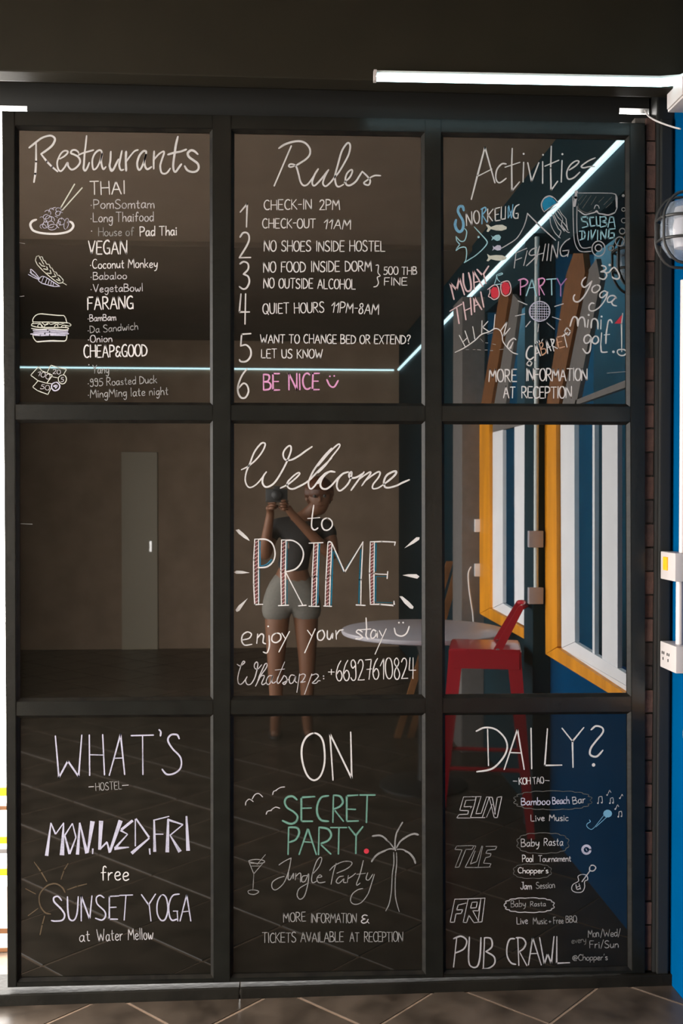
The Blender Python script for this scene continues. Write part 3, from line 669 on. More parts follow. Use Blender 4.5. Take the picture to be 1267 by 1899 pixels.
# ------------------------------------------------------------------ hand lettering
# glyph: width; strokes split by |, leading ~ = smooth curve; cap height is 10
G = {}
for ln in '''A 6;0,0 3,10 6,0|1.1,3.6 5,3.6
B 5;0,0 0,10|~0,10 3.4,9.6 4,7.6 2.8,5.7 0,5.2|~0,5.2 3.8,4.8 5,2.6 3.8,.5 0,0
C 5.2;~5,9 3.5,10 1.6,9.2 .3,6.5 .3,3.2 1.6,.6 3.5,0 5.2,.9
D 5.4;0,0 .1,10|~0,10 2.8,9.3 5,6.8 5.2,3.8 3.6,1 0,0
E 4.6;4.6,10 .2,10 0,0 4.6,0|.1,5.2 3.9,5.2
F 4.4;4.6,10 .2,10 0,0|.1,5.2 3.7,5.2
G 5.4;~5,9 3.6,10 1.6,9 .3,6.5 .3,3 1.6,.5 3.5,0 5.2,1.2|5.3,0 5.3,4.2 3.2,4.2
H 5.4;0,0 .1,10|5.3,10 5.4,0|0,5.1 5.3,5.1
I 1;.5,0 .5,10
J 4;~3.6,10 3.7,4 3.3,1 2,0 .6,.5 0,2|1.4,10 4.6,10
K 5;0,0 .1,10|4.6,10 .2,4.6|1,5.4 5,0
L 4.4;.1,10 0,0 4.4,0
M 7;0,0 .7,10 3.5,3.6 6.2,10 7,0
N 5.6;0,0 .1,10 5.4,0 5.6,10
O 5.6;~2.8,10 1,9 0,6.5 0,3.2 1.1,.8 2.8,0 4.6,.9 5.6,3.4 5.5,6.8 4.5,9.2 2.8,10
P 4.8;.1,0 .1,10|~0,10 3,9.8 4.6,8.3 4.4,6 2.8,4.8 0,4.4
Q 5.8;~2.8,10 1,9 0,6.5 0,3.2 1.1,.8 2.8,0 4.6,.9 5.6,3.4 5.5,6.8 4.5,9.2 2.8,10|3.6,2.4 6,-.8
R 5;0,0 .1,10|~0,10 3,9.8 4.3,8.2 3.8,6 2.2,5 0,4.8|1.6,4.8 5,0
S 4.8;~4.6,9 3.4,10 1.4,9.7 .4,8 1,6.2 3.2,4.7 4.6,3 4.2,.9 2.5,0 .8,.3 0,1.4
T 5.4;0,10 5.4,10|2.8,10 2.6,0
U 5.2;~0,10 .1,3.5 .9,.8 2.6,0 4.4,.9 5.1,3.5 5.2,10
V 5.6;0,10 2.8,0 5.6,10
W 8;0,10 1.8,0 4,6.5 6,0 8,10
X 5;0,0 5,10|0,10 5,0
Y 5.4;0,10 2.7,5 5.4,10|2.7,5 2.6,0
Z 5;0,10 5,10 0,0 5,0
a 4;~3.6,4.6 2.4,5.6 .8,4.8 0,2.6 .6,.4 2,.3 3.3,2.4 3.8,5.4|~3.7,5.4 3.5,1.4 4.4,.1
b 4;.2,10 0,0|~0,3 1.4,5.3 3.2,5 3.8,2.8 3,.5 1.2,0 0,1
c 3.6;~3.5,4.7 2.2,5.5 .7,4.6 0,2.6 .7,.5 2.2,0 3.6,.8
d 4;~3.7,4.4 2.2,5.4 .6,4.6 0,2.4 .9,.2 2.4,.4 3.6,2.4|4,10 3.8,0
e 3.8;~.2,2.7 2.4,2.9 3.5,3.8 2.8,5.3 1.2,5.2 .1,3.2 .5,.8 2,0 3.8,.9
f 3.2;~3.4,9 2.6,10 1.6,9.2 1.3,6 1.2,0|0,5.4 3.1,5.6
g 3.8;~3.6,4.8 2.2,5.5 .6,4.6 .1,2.6 1,.7 2.4,1 3.6,3.4|~3.7,5.5 3.6,0 2.9,-3.2 1.4,-3.8 .2,-2.6
h 3.8;0,0 .2,10|~.1,3 1.6,5.2 3,5 3.6,3 3.7,0
i .8;.4,5.4 .4,0|.4,7.6 .42,7.9
j 1.8;~1.4,5.4 1.4,0 .9,-3 -.6,-3.6|1.4,7.6 1.42,7.9
k 3.8;0,0 .1,10|3.4,5.4 .2,2.4|1.1,3.2 3.8,0
l .9;.4,10 .4,0
m 6;0,0 .1,5.4|~.1,3.4 1.4,5.3 2.6,5 3,3 3,0|~3,3.4 4.4,5.3 5.6,5 5.9,3 6,0
n 3.8;0,0 .1,5.4|~.1,3.2 1.6,5.4 3,5 3.6,3 3.7,0
o 4;~2,5.6 .6,4.6 0,2.6 .6,.6 2,0 3.4,.7 4,2.8 3.4,4.8 2,5.6
p 3.9;.1,5.4 0,-3.8|~.1,3.4 1.6,5.4 3.2,4.9 3.8,2.8 3,.5 1.3,.1 .1,1.2
q 4;~3.6,4.8 2.2,5.5 .6,4.6 .1,2.6 1,.5 2.4,.8 3.6,3|3.8,5.4 3.8,-3.8
r 2.8;0,0 .1,5.4|~.1,3 1.4,5 2.8,5.3
s 3.2;~3,4.8 1.8,5.5 .5,4.7 .7,3.4 2.4,2.3 3,1 2,.1 .2,.4
t 3;~1.4,8.6 1.2,3 1.5,.5 2.8,.4|0,5.6 2.9,5.8
u 3.8;~0,5.4 .2,1.6 1.4,.1 2.8,1 3.6,3.2|3.7,5.4 3.8,0
v 3.8;0,5.4 1.9,0 3.8,5.4
w 5.6;~0,5.4 .6,1 1.6,.2 2.8,3.6|~2.8,3.6 3.6,.2 4.8,1.2 5.6,5.4
x 3.6;0,0 3.6,5.4|0,5.4 3.6,0
y 3.8;~0,5.4 .3,2.6 1.4,1.2 2.8,2 3.6,4|~3.8,5.4 3.4,.5 2.2,-3 .4,-3.8
z 3.4;0,5.4 3.4,5.4 0,0 3.4,0
0 5.2;~2.6,10 .9,9 0,6.5 0,3.2 1,.8 2.6,0 4.3,.9 5.2,3.4 5.1,6.8 4.2,9.2 2.6,10
1 3;0,6.4 2.8,10 2.4,0
2 4.6;~.3,8.2 1.6,9.9 3.4,9.8 4.2,8 3.4,5.2 0,0|0,0 4.8,.1
3 4.4;~.4,9.2 2,10 3.8,9.2 3.8,7.2 1.8,5.4|~1.8,5.4 3.8,4.6 4.3,2.6 3.2,.5 1.6,0 0,.9
4 5;.8,10 0,4 5.2,4|3.2,10 2.9,0
5 4.4;4.4,10 1,9.8 .6,5.6|~.6,5.6 2.6,6 4.2,4.4 4.2,2 2.6,.2 .6,.1 0,.8
6 4.4;~3.8,10 1.8,7.8 .2,4.4 .2,1.8 1.4,.1 3.2,.2 4.4,2.2 3.8,4.4 2.2,5 .3,3.2
7 4.6;0,9.8 4.6,10 2.6,0|1,5 4.8,5.2
8 4.4;~3.8,8.6 2.4,10 .8,9 .8,7.2 3,5 4.2,2.4 3,.2 1.2,.2 .2,2 1,4.6 3.4,6.8 3.8,8.6
9 4.2;~3.8,8.4 2.6,10 .9,9.4 .6,7.4 1.8,6 3.6,7.2|~3.9,9 3.9,2.4 3,.3 1.2,.1 0,1.4
- 3;0,5.2 3,5.3
: 1;.5,6 .55,6.3|.5,1.6 .55,1.9
. 1;.5,.3 .55,.5
, 1.4;1,1 .8,-.2 .1,-1.6
' 1;.7,10.4 .6,9.4 .1,8.2
? 4;~.2,8.4 1.4,10 3.4,9.8 4,8 2.4,5.6 1.6,4 1.8,3|1.8,.4 1.85,.6
& 5;~4.6,4.2 3.6,1.2 1.8,0 .3,1 .4,3 2.6,4.4|~2.6,4.4 .8,5.4 .8,7.4 2.2,8.8 4,8|3.8,2 5.2,0
+ 4;0,5 4,5|2,7.4 2,2.6
/ 3;0,-1 3,11
@ 7;~4.8,4.2 3.6,5.6 2.2,4.4 2.6,2.4 4.2,2.6 5,5 5,3.2 6,2.6 6.8,4.6 5.6,7.6 3,7.8 .6,5.6 .6,2 3,-.2 5.6,.2
* 1.4;.7,3.4 .78,3.6
"'''.split('\n'):
    if ';' not in ln: continue
    hd, st_ = ln.split(';'); ch_, wdt = hd.rsplit(' ', 1)
    ss = []
    for s_ in st_.split('|'):
        sm = s_.startswith('~'); s_ = s_.lstrip('~')
        ss.append((sm, [tuple(float(v) for v in q.split(',')) for q in s_.split()]))
    G[ch_] = (float(wdt), ss)
rk = random.Random(11)
def letters(s, x0, y0, x1, y1, h, w=2.4, slant=0, gap=1.5, sp=3.4, jit=.22, curve=0):
    """single-line lettering: baseline (x0,y0)-(x1,y1) in photo pixels, cap height h"""
    tot = 0; lay = []
    for ch_ in s:
        if ch_ == ' ': tot += sp; continue
        wdt, ss = G[ch_]; lay.append((tot, wdt, ss)); tot += wdt+gap
    tot -= gap
    L = math.hypot(x1-x0, y1-y0); kx = L/tot; ky = h/10.0
    ex = ((x1-x0)/L, (y1-y0)/L); ey = (ex[1], -ex[0])
    out = []
    for pos, wdt, ss in lay:
        oy = rk.uniform(-jit, jit); sc = 1+rk.uniform(-.04, .04); sl = slant+rk.uniform(-.02, .02)
        for sm, pts in ss:
            P = []
            for a, b in pts:
                X = (pos+a)*kx+b*sl*ky; Y = (b*sc+oy)*ky
                Y += curve*math.sin(math.pi*(pos+a)/tot)
                P.append((x0+ex[0]*X+ey[0]*Y, y0+ex[1]*X+ey[1]*Y))
            out.append((P, w, sm))
    return out
class Z:                           # reads points off an enlarged crop: origin and scale
    def __init__(s, x, y, k): s.x, s.y, s.k = x, y, k
    def __call__(s, txt, w=2.4, smooth=True):
        out = []
        for seg in txt.split('|'):
            sm = smooth
            seg = seg.strip()
            ww = w
            if seg.startswith('w'): a, seg = seg[1:].split(' ', 1); ww = float(a)
            if seg.startswith('!'): sm = not smooth; seg = seg[1:]
            v = [float(t) for t in seg.replace(',', ' ').split()]
            out.append(([(s.x+v[i]/s.k, s.y+v[i+1]/s.k) for i in range(0, len(v), 2)], ww, sm))
        return out
nz = 0
def pane_at(x, y):
    c = 0 if x < 410 else (1 if x < 803 else 2); r = 0 if y < 766 else (1 if y < 1312 else 2)
    return panes[(r, c)]
def write(name, label, strokes, color, parent=None, fills=(), lift=0):
    """chalk marks: ribbons with round ends lying on the front of the pane"""
    global nz
    bm = bmesh.new()
    seq = 0
    def P(x, y, d): p = bp(x, y, PANE_Y); return (p.x, PANE_Y-.0006-lift-d, p.z)
    for poly in fills:
        f = bm.faces.new([bm.verts.new(P(x, y, (seq % 24)*.000012)) for x, y in poly]); seq += 1
    for pts, w, sm in strokes:
        if sm and len(pts) > 2: pts = [q[:2] for q in cat([(x, y, 0) for x, y in pts], 6)]
        n_ = len(pts); w = w*.9
        if n_ < 2: continue
        L = sum(math.hypot(pts[i+1][0]-pts[i][0], pts[i+1][1]-pts[i][1]) for i in range(n_-1))
        if L < w:                  # a dot
            cx_, cy_ = pts[0]; d = (seq % 24)*.000012; seq += 1
            bm.faces.new([bm.verts.new(P(cx_+w*.62*math.cos(a*.7854), cy_+w*.62*math.sin(a*.7854), d)) for a in range(8)]); continue
        d = (seq % 24)*.000012; seq += 1
        ph = rk.uniform(0, 6)
        def wd_(i):
            t = i/(n_-1); e_ = min(1, .74+min(t, 1-t)*4)
            return w*.5*e_*(1+.07*math.sin(ph+t*7))
        runs = [list(range(n_))] if (sm and n_ > 2) else [[i, i+1] for i in range(n_-1)]
        for rn in runs:
            left, right = [], []
            for q, i in enumerate(rn):
                a = pts[rn[max(q-1, 0)]]; b = pts[rn[min(q+1, len(rn)-1)]]
                dx, dy = b[0]-a[0], b[1]-a[1]; l_ = math.hypot(dx, dy) or 1; nx_, ny_ = -dy/l_, dx/l_
                hw = wd_(i); x, y = pts[i]
                left.append((x+nx_*hw, y+ny_*hw)); right.append((x-nx_*hw, y-ny_*hw))
            lv = [bm.verts.new(P(*p, d)) for p in left]; rv = [bm.verts.new(P(*p, d)) for p in right]
            for q in range(len(rn)-1): bm.faces.new((lv[q], lv[q+1], rv[q+1], rv[q]))
            for end in (0, -1):
                i = rn[end]; j = rn[1] if end == 0 else rn[-2]
                x, y = pts[i]; a0 = math.atan2(y-pts[j][1], x-pts[j][0]); hw = wd_(i)
                pa_ = [bm.verts.new(P(x+hw*math.cos(a0+t), y+hw*math.sin(a0+t), d)) for t in (-1.571, -.9, -.3, .3, .9, 1.571)]
                bm.faces.new(pa_)
    for f in bm.faces:
        f.normal_update()
        if f.normal.y > 0: f.normal_flip()
    me = bpy.data.meshes.new(name)
    x, y = (fills[0][0] if fills else strokes[0][0][0])
    par = parent or pane_at(x, y)
    off = Vector(board.location)
    bmesh.ops.translate(bm, verts=bm.verts[:], vec=-off)
    bm.to_mesh(me); bm.free(); me.materials.append(K[color])
    o = bpy.data.objects.new(name, me); COL.objects.link(o); o.parent = par; o['label'] = label
    return o
TX = 'chalk_lettering'; DR = 'chalk_drawing'
def line(s, x0, y0, x1, y1, h, col='w', w=2.4, label=None, **k):
    return write(TX, label or '%s chalk lettering reading %s' % ({'w': 'white', 'l': 'soft white', 'g': 'grey', 'd': 'faint grey', 'v': 'lavender-white', 'p': 'pink'}.get(col, 'coloured'), s.replace('*', '')), letters(s, x0, y0, x1, y1, h, w, **k), col)
def circ(cx_, cy_, r, ry=None, a0=0, a1=360, n_=14, rot=0):
    ry = ry or r; o = []
    for i in range(n_+1):
        a = math.radians(a0+(a1-a0)*i/n_); x, y = r*math.cos(a), ry*math.sin(a); c, s = math.cos(math.radians(rot)), math.sin(math.radians(rot))
        o.append((cx_+x*c-y*s, cy_+x*s+y*c))
    return o
# ================= RESTAURANTS
a = Z(40, 240, 7.039); b = Z(200, 240, 7.039)
write(TX, 'large white chalk heading reading Restaurants',
  a('w4.2 100,240 180,175 270,110 370,82 425,105 435,145 400,210 330,270 255,322|w4.2 !190,175 190,420 180,580 162,690|w4.2 !255,322 330,420 400,490 470,550|w3.6 500,385 560,350 600,310 600,285 560,280 520,310 485,370 465,440 480,520 515,545 560,500 600,435 610,480 650,525 700,510 750,460 765,410 740,360 690,330 645,310 660,275 700,270 735,290 745,310|w3.4 745,335 800,310 870,290 940,270|w3.8 850,85 835,230 825,300 815,450 810,510 830,540 860,500 885,435|w3.6 1050,315 1040,280 1005,275 955,320 925,400 930,500 950,525 990,490 1030,400 1055,310 1040,400 1050,480 1070,520 1100,490|w4 1165,295 1160,400 1150,480 1175,530 1200,520')
  + b('w4 40,290 35,400 25,480 45,540 75,520 110,450 140,390|w3.8 185,280 160,400 150,470 170,530 205,525|w4.4 240,290 235,400 240,540|w3.2 240,420 300,340 350,285 395,268|w4 495,330 500,290 465,285 415,340 385,430 390,500 410,530 440,500 480,400 500,320 480,420 490,490 520,520 570,490|w3.8 605,285 600,400 600,515|w3.6 600,400 660,330 720,290 735,310 705,400 685,480 700,560 740,580 780,560 815,510|w4.4 915,95 890,200 875,300 855,450 860,530 885,555 920,510 960,455|w4.2 785,330 870,305 950,290 1025,262|w4.6 1175,325 1130,285 1085,275 1045,310 1060,360 1120,405 1175,450 1185,510 1150,550 1090,555 1035,530 1005,480'), 'w')
line('THAI', 168, 361, 232, 359, 24, w=3.0)
line('*PomSomtam', 168, 387, 286, 386, 17, 'l', 1.9)
line('*Long Thaifood', 168, 412, 285, 410, 17, 'l', 1.9, sp=2.4)
line('*', 168, 434, 172, 434, 16, 'l', 2.2, label='chalk bullet dot before House')
line('House of', 183, 438, 248, 437, 15, 'g', 1.8)
line('Pad Thai', 260, 438, 328, 436, 17, 'w', 2.4)
line('VEGAN', 164, 471, 235, 471, 24, w=3.0)
line('*Coconut Monkey', 167, 498, 292, 496, 16, 'w', 1.9)
line('*Babaloo', 168, 519, 235, 517, 13, 'l', 1.8)
line('*VegetaBowl', 168, 542, 265, 540, 14, 'l', 1.8)
line('FARANG', 163, 574, 247, 572, 23, w=3.0)
line('*BamBam', 163, 596, 215, 594, 12, 'l', 1.8)
line('*Da Sandwich', 163, 618, 256, 611, 13, 'g', 1.8)
line('*Onion', 163, 635, 208, 634, 13, 'l', 1.8)
line('CHEAP&GOOD', 156, 663, 273, 660, 22, w=2.8)
line('*', 163, 681, 167, 681, 12, 'l', 2.0, label='chalk bullet dot before Yang')
line('Yang', 172, 692, 202, 692, 15, 'g', 1.8)
line('*995 Roasted Duck', 163, 717, 291, 710, 14, 'g', 1.8)
line('*MingMing late night', 163, 738, 312, 732, 15, 'g', 1.8)
a = Z(40, 330, 9.746)
write(DR, 'white chalk drawing of a plate', a('w4.6 265,755 200,780 160,840 185,920 240,965 380,1000 600,1012 780,990 880,950 935,880 920,820 880,790'), 'w')
write(DR, 'white chalk drawing of two chopsticks', a('w3.4 !958,115 715,530|w3.4 !1095,180 740,580'), 'y')
nd = []
rr = random.Random(5)
for (cx_, cy_, r1, r2) in [(350, 790, 55, 90), (400, 760, 60, 60), (430, 850, 50, 60), (470, 640, 60, 55), (540, 610, 45, 60), (600, 570, 55, 35), (670, 580, 50, 40), (660, 640, 45, 40), (740, 690, 45, 70), (600, 660, 50, 40), (680, 730, 50, 40), (780, 800, 50, 90), (810, 830, 40, 100), (640, 830, 60, 55), (690, 850, 50, 60), (530, 840, 60, 60), (560, 890, 80, 50), (490, 740, 55, 60), (390, 880, 55, 40), (720, 790, 60, 60), (540, 760, 55, 60), (590, 720, 60, 30), (450, 700, 60, 40), (620, 780, 55, 50)]:
    nd.append((circ(40+cx_/9.746, 330+cy_/9.746, r1/9.746, r2/9.746, rr.uniform(0, 360), rr.uniform(300, 420)+0, 10, rr.uniform(-30, 30)), 1.15, True))
write(DR, 'lavender-white chalk heap of noodles on the plate', nd, 'v')
a = Z(40, 460, 12.67)
write(DR, 'white chalk drawing of an ear of wheat', a('w1.7 !410,180 350,200 325,290 370,390 520,550 720,720 870,830 960,815 985,760 940,700 880,640 850,650 815,570 760,560 715,470 680,470 650,385 590,380 550,300 515,290 490,210 455,200 430,230 410,180|w1.7 !430,230 480,310 520,380|w2 !420,350 480,420 550,430|w2 !590,440 620,510 520,490|w2 !670,520 700,600 600,590|w2 !770,600 810,670 720,670|w2 !860,700 920,780 820,740|w1.6 !960,810 1060,870'), 'y')
write(DR, 'lavender-white chalk drawing of a carrot', a('w1.8 !400,760 440,690 500,660 580,690 700,770 900,900 780,905 620,870 480,830 400,770|w1.6 !520,680 470,810|w1.6 !600,710 555,840|w1.6 !650,760 620,860|w1.6 !700,790 690,880|w1.6 !750,820 740,890|w1.8 !160,620 280,690 400,740|w2 !210,500 230,600 400,720|w2 !230,500 330,590 410,700|w2.4 !200,570 300,640 400,720'), 'v')
a = Z(40, 570, 11.52)
write(DR, 'white chalk drawing of a burger', a('w2 240,310 245,250 300,175 400,140 540,150 750,170 900,175|w2 !900,170 940,220 970,330|w1.8 !240,310 420,315 600,315 900,325 1010,335 1065,375 1030,405 930,385|w1.8 210,450 250,455 400,470 600,455 900,480 1000,460 960,430 700,430 400,430 240,400 215,370 250,330|w1.7 !240,350 400,340 470,430|w1.7 !440,330 500,380 580,330 620,370 760,330 820,370 920,335|w1.5 360,430 350,380 410,360 430,420|w1.5 480,440 510,380 570,360|w1.5 700,430 720,380 770,370 780,430|w1.5 850,430 870,390 940,390 940,440|w2 240,580 260,660 330,735 450,730 640,715 900,720 960,680 970,590'), 'y')
write(DR, 'lavender-white chalk shading of the burger filling', a('w2.8 !250,490 560,485 990,495|w3.4 !200,570 500,560 1000,565|w3 !260,530 600,520 980,530|w3 !260,590 400,600 600,590 940,600|w3.2 !330,735 640,715 920,722'), 'v')
a = Z(40, 665, 12.67)
write(DR, 'white chalk drawing of banknotes and coins', a('w1.8 !400,190 215,390 390,520 590,580 730,390 600,335 480,290 400,190|w1.8 !605,320 690,155 860,210 1060,250 985,380|w1.8 !730,430 870,455|w1.8 !390,520 260,670 380,755 620,845 690,700|w1.7 960,385 880,430 870,520 930,590 1010,580 1055,500 1030,410 960,385|w1.8 !600,580 700,590'), 'y')
write(DR, 'lavender-white chalk coin', a('w2.6 800,560 720,600 710,690 780,755 870,720 900,640 850,570 800,560|w4 760,650 830,640 800,690'), 'v')
write(TX, 'grey chalk numbers on the banknotes', letters('20', 98, 693, 112, 694, 8, 1.3)+letters('100', 69, 696, 91, 704, 9, 1.3)+letters('50', 75, 721, 91, 724, 9, 1.3)+letters('5', 113, 708, 118, 708, 8, 1.3), 'l')
write('chalk_mark', 'short stray chalk dashes near the left edge of the pane', [([(36, 450), (46, 452)], 1.6, False), ([(37, 550), (45, 549)], 1.6, False)], 'l')
# ================= RULES
a = Z(500, 250, 5.759)
write(TX, 'large white chalk heading reading Rules',
  a('w4 100,145 160,105 250,75 330,70 390,95 430,150 430,210 390,260 330,300 290,325|w4 !232,120 50,545|w3.4 290,325 230,345 205,335 220,315 255,318 285,340 310,420 330,500 360,540 400,535 440,490 480,430 520,365|w3.6 520,365 480,430 455,510 475,545 520,510 580,440 630,375|w3.6 630,375 590,450 570,520 600,550 650,510 690,460 740,400 800,300 845,210 862,130 850,90 820,100 770,180 730,320 700,440 710,530 740,555 790,530|w3.6 800,510 860,450 885,390 870,375 830,410 810,470 820,530 860,540 920,500 960,440 990,392|w3.4 990,392 1040,440 1075,490 1060,535 1020,530 1010,510 1050,480 1090,450 1130,435 1185,437'), 'w')
for s_, x, yb, h_, ww_ in (('1', 446, 421, 42, 14), ('2', 444, 478, 47, 20), ('3', 444, 536, 50, 19), ('4', 444, 601, 54, 18), ('5', 444, 671, 54, 22), ('6', 441, 738, 55, 20)):
    line(s_, x, yb, x+ww_, yb, h_, 'w', 3.6, label='large white chalk numeral %s in the rules list' % s_, jit=0)
line('CHECK-IN', 490, 389, 578, 388, 18, w=2.3); line('2PM', 593, 389, 630, 389, 18, w=2.3)
line('CHECK-OUT', 487, 423, 585, 423, 17, w=2.3); line('11AM', 600, 424, 650, 425, 18, w=2.3, slant=.1)
line('NO SHOES INSIDE HOSTEL', 490, 466, 714, 466, 19, w=2.3, sp=4.5)
line('NO FOOD INSIDE DORM', 489, 505, 689, 503, 19, w=2.4, sp=4.5)
line('NO OUTSIDE ALCOHOL', 489, 534, 659, 536, 18, w=2.3, sp=4.5)
line('500 THB', 712, 509, 773, 509, 14, 'w', 2.0); line('FINE', 713, 529, 755, 529, 14, 'w', 2.0)
a = Z(410, 480, 3.1675)
write(DR, 'white chalk curly bracket before the fine', a('w2 910,38 925,40 922,80 935,100 918,110 925,140 915,160 897,165'), 'w')
line('QUIET HOURS', 488, 582, 601, 579, 19, w=2.2, sp=4.5); line('11PM-8AM', 614, 579, 702, 583, 19, w=2.2, slant=.06)
line('WANT TO CHANGE BED OR EXTEND?', 483, 636, 761, 638, 16, w=2.2, sp=3.8)
line('LET US KNOW', 485, 664, 598, 664, 16, w=2.2, sp=4.5)
line('BE NICE', 489, 723, 592, 722, 30, 'p', 3.6, sp=5)
write(DR, 'pink chalk smiling face beside BE NICE', a('w3.4 622,710 640,745 665,752 688,715|w3 640,690 641,691|w3 665,688 666,689'), 'p')
# ================= ACTIVITIES
a = Z(865, 260, 4.873)
write(TX, 'large white chalk heading reading Activities',
  a('w3.6 !45,535 100,320 168,65 258,385|w3 !105,325 230,262|w3 360,215 320,215 275,270 268,350 300,385 360,345|w3.2 !415,75 410,230 412,460 480,378|w3 !350,245 485,200|w3.6 !518,200 513,378|w3.4 518,124 519,125|w3.4 !555,205 590,375 655,205|w3.4 !690,195 690,390|w3.2 693,133 694,134|w3.2 !768,55 762,250 765,455 825,372|w3 !710,235 835,182|w3.4 !865,185 858,378|w3.6 868,127 869,128|w3 930,270 990,230 1018,195 990,188 940,225 908,290 920,350 970,340 1025,290|w2.8 1165,160 1100,190 1040,235 1060,250 1110,240 1160,238'), 'w')
a = Z(830, 370, 8.447)
write(TX, 'light blue chalk initial S of Snorkeling', a('w5.6 255,170 235,110 185,115 165,180 195,250 235,320 250,400 230,480 185,505 140,465 120,390 135,320'), 'b')
write(TX, 'white chalk letters N O K E L I G of Snorkeling', a('w2.6 !300,410 292,215 385,405 378,190|w2.6 450,175 415,220 415,310 445,370 480,365 500,300 490,210 450,175|w2.6 !630,150 630,345|w2.6 !715,150 640,245 705,335|w2.6 !820,125 745,145 750,335 825,325|w2.4 !745,240 800,230|w2.6 !845,115 840,310 900,305|w2.4 !910,110 905,305|w2.6 1125,78 1070,110 1040,180 1035,260 1060,295 1105,290|w2.4 !1105,295 1110,215 1070,220'), 'w')
write(TX, 'blue chalk letters R and N of Snorkeling', a('w3.6 !540,380 545,150|w3 525,155 590,125 600,170 545,240|w3 !545,240 620,360|w2.6 !950,120 950,290|w2.6 !960,100 1000,290|w2.6 !1025,80 1005,290|w2 !955,290 1020,150'), 'b')
write(DR, 'pale cyan chalk outline of a shark', a('w2.2 270,455 300,500 290,590 260,650 200,650 135,580|w2.4 !135,580 145,650 195,705 150,760 135,800|w2.2 135,800 200,755 280,750 300,820 295,900 285,960|w2.6 !285,960 265,990|w2.2 265,990 350,935 450,870 560,770 620,690 610,640 540,560 420,430|w4 487,588 488,589'), 'c')
def pf(z, t):
    v = [float(q) for q in t.replace(',', ' ').split()]; return [(z.x+v[i]/z.k, z.y+v[i+1]/z.k) for i in range(0, len(v), 2)]
for lab, col, t in (('cream chalk fish, topmost of the four', 'y', '600,392 640,395 680,430 760,400 860,395 930,430 925,465 850,490 760,485 680,465 640,510 612,500 635,450'),
                    ('pale cyan chalk fish, second of the four', 'c', '680,560 715,585 760,555 810,550 840,590 820,640 775,650 720,620 685,645 705,600'),
                    ('lavender-white chalk fish, third of the four', 'v', '705,720 735,745 780,715 830,720 848,760 830,795 780,800 735,780 700,805 718,765'),
                    ('cream chalk fish, lowest of the four', 'y', '620,850 665,880 760,870 860,875 930,905 920,935 850,960 760,955 680,935 640,970 612,960 640,915')):
    write(DR, lab, [], col, fills=[pf(a, t)])
a = Z(930, 350, 9.05)
write(DR, 'white chalk outline of a mountain peak', a('w2 0,1000 120,930 260,830 360,670 410,540 438,415|w3 !438,415 620,600 910,865'), 'l')
write(DR, 'blue chalk body of a jellyfish', [], 'B', fills=[pf(a, '720,380 690,330 680,250 720,170 800,130 880,160 945,235 840,310')])
write(DR, 'white chalk outline and tentacles of a jellyfish', a('w3.2 720,385 685,320 678,240 730,155 810,125 880,160 945,235|w2 !945,235 840,300 720,385|w1.8 !760,400 920,290|w1.6 815,470 830,600 900,740 990,830|w1.6 850,420 890,520 950,660 1000,720 960,820|w1.6 900,390 950,480 1010,540 1080,620 1120,700|w1.6 960,330 1010,420 1080,500 1090,560 1110,690|w1.6 880,440 940,560 1000,640 1060,720|w1.6 930,360 990,440 1030,520 1010,600 1100,720 1145,735|w1.5 1020,540 1010,640 1070,700'), 'l')
write(TX, 'white and cream chalk lettering reading Fishing', a('w2.4 !240,1080 425,1000|w2.6 !245,1080 215,1330|w2.4 !240,1200 340,1160|w2.6 !435,1040 375,1290|w2.4 590,990 510,1020 465,1090 500,1120 570,1110 560,1160 420,1295|w2.4 !640,965 605,1100 580,1280|w2.4 !740,930 690,1210|w2.2 !600,1110 710,1080|w2.6 !795,930 765,1205|w2.4 !825,1210 855,930 935,1170 960,890|w2.4 1150,835 1060,900 990,1010 1000,1110 1050,1135 1120,1100|w2.4 !1110,1140 1135,1030 1030,1045'), 'l')
a = Z(1050, 340, 10.56)
write(DR, 'grey-white chalk drawing of a diving mask', a('w1.8 !240,190 480,190 700,190 900,195 970,215 1000,280 1000,480 960,570 830,620 700,600|w2.6 240,530 320,590 380,615 480,590 560,570 600,540 640,590 730,605 830,622 950,580|w3 !575,560 620,560|w2.6 !975,230 985,470|w1.6 550,500 580,430 630,440 650,490'), 'l')
write(DR, 'dark teal chalk hatching inside the diving mask', a('w1.6 !240,340 340,230|w1.6 !270,420 400,240|w1.6 !320,490 490,240|w1.6 !490,420 590,260|w1.6 !640,370 740,270|w1.6 !740,420 890,270|w1.8 !780,480 900,370|w1.5 240,400 250,500 400,580 500,540'), 'd')
write(DR, 'white chalk snorkel tube and mouthpiece ring', a('w6 !195,190 190,280 165,440|w6 !200,170 240,170|w1.8 135,250 140,700 160,1100 230,1290 330,1340 490,1330|w1.8 215,450 210,800 230,1080 290,1240 370,1270 490,1250')+[(circ(1050+635/10.56, 340+1280/10.56, 12, 14), 2.2, True), (circ(1050+635/10.56, 340+1265/10.56, 6.2), 2.2, True)], 'l')
write(DR, 'chalk air bubbles beside the diving mask', [(circ(1050+x/10.56, 340+y/10.56, r/10.56), w_, True) for x, y, r, w_ in ((1125, 512, 35, 1.6), (1130, 730, 45, 1.6), (1100, 938, 55, 2.2), (1050, 1138, 88, 1.8), (880, 1270, 50, 2.2))]+[([(1156, 363), (1156.2, 363.4)], 5, False)], 'g')
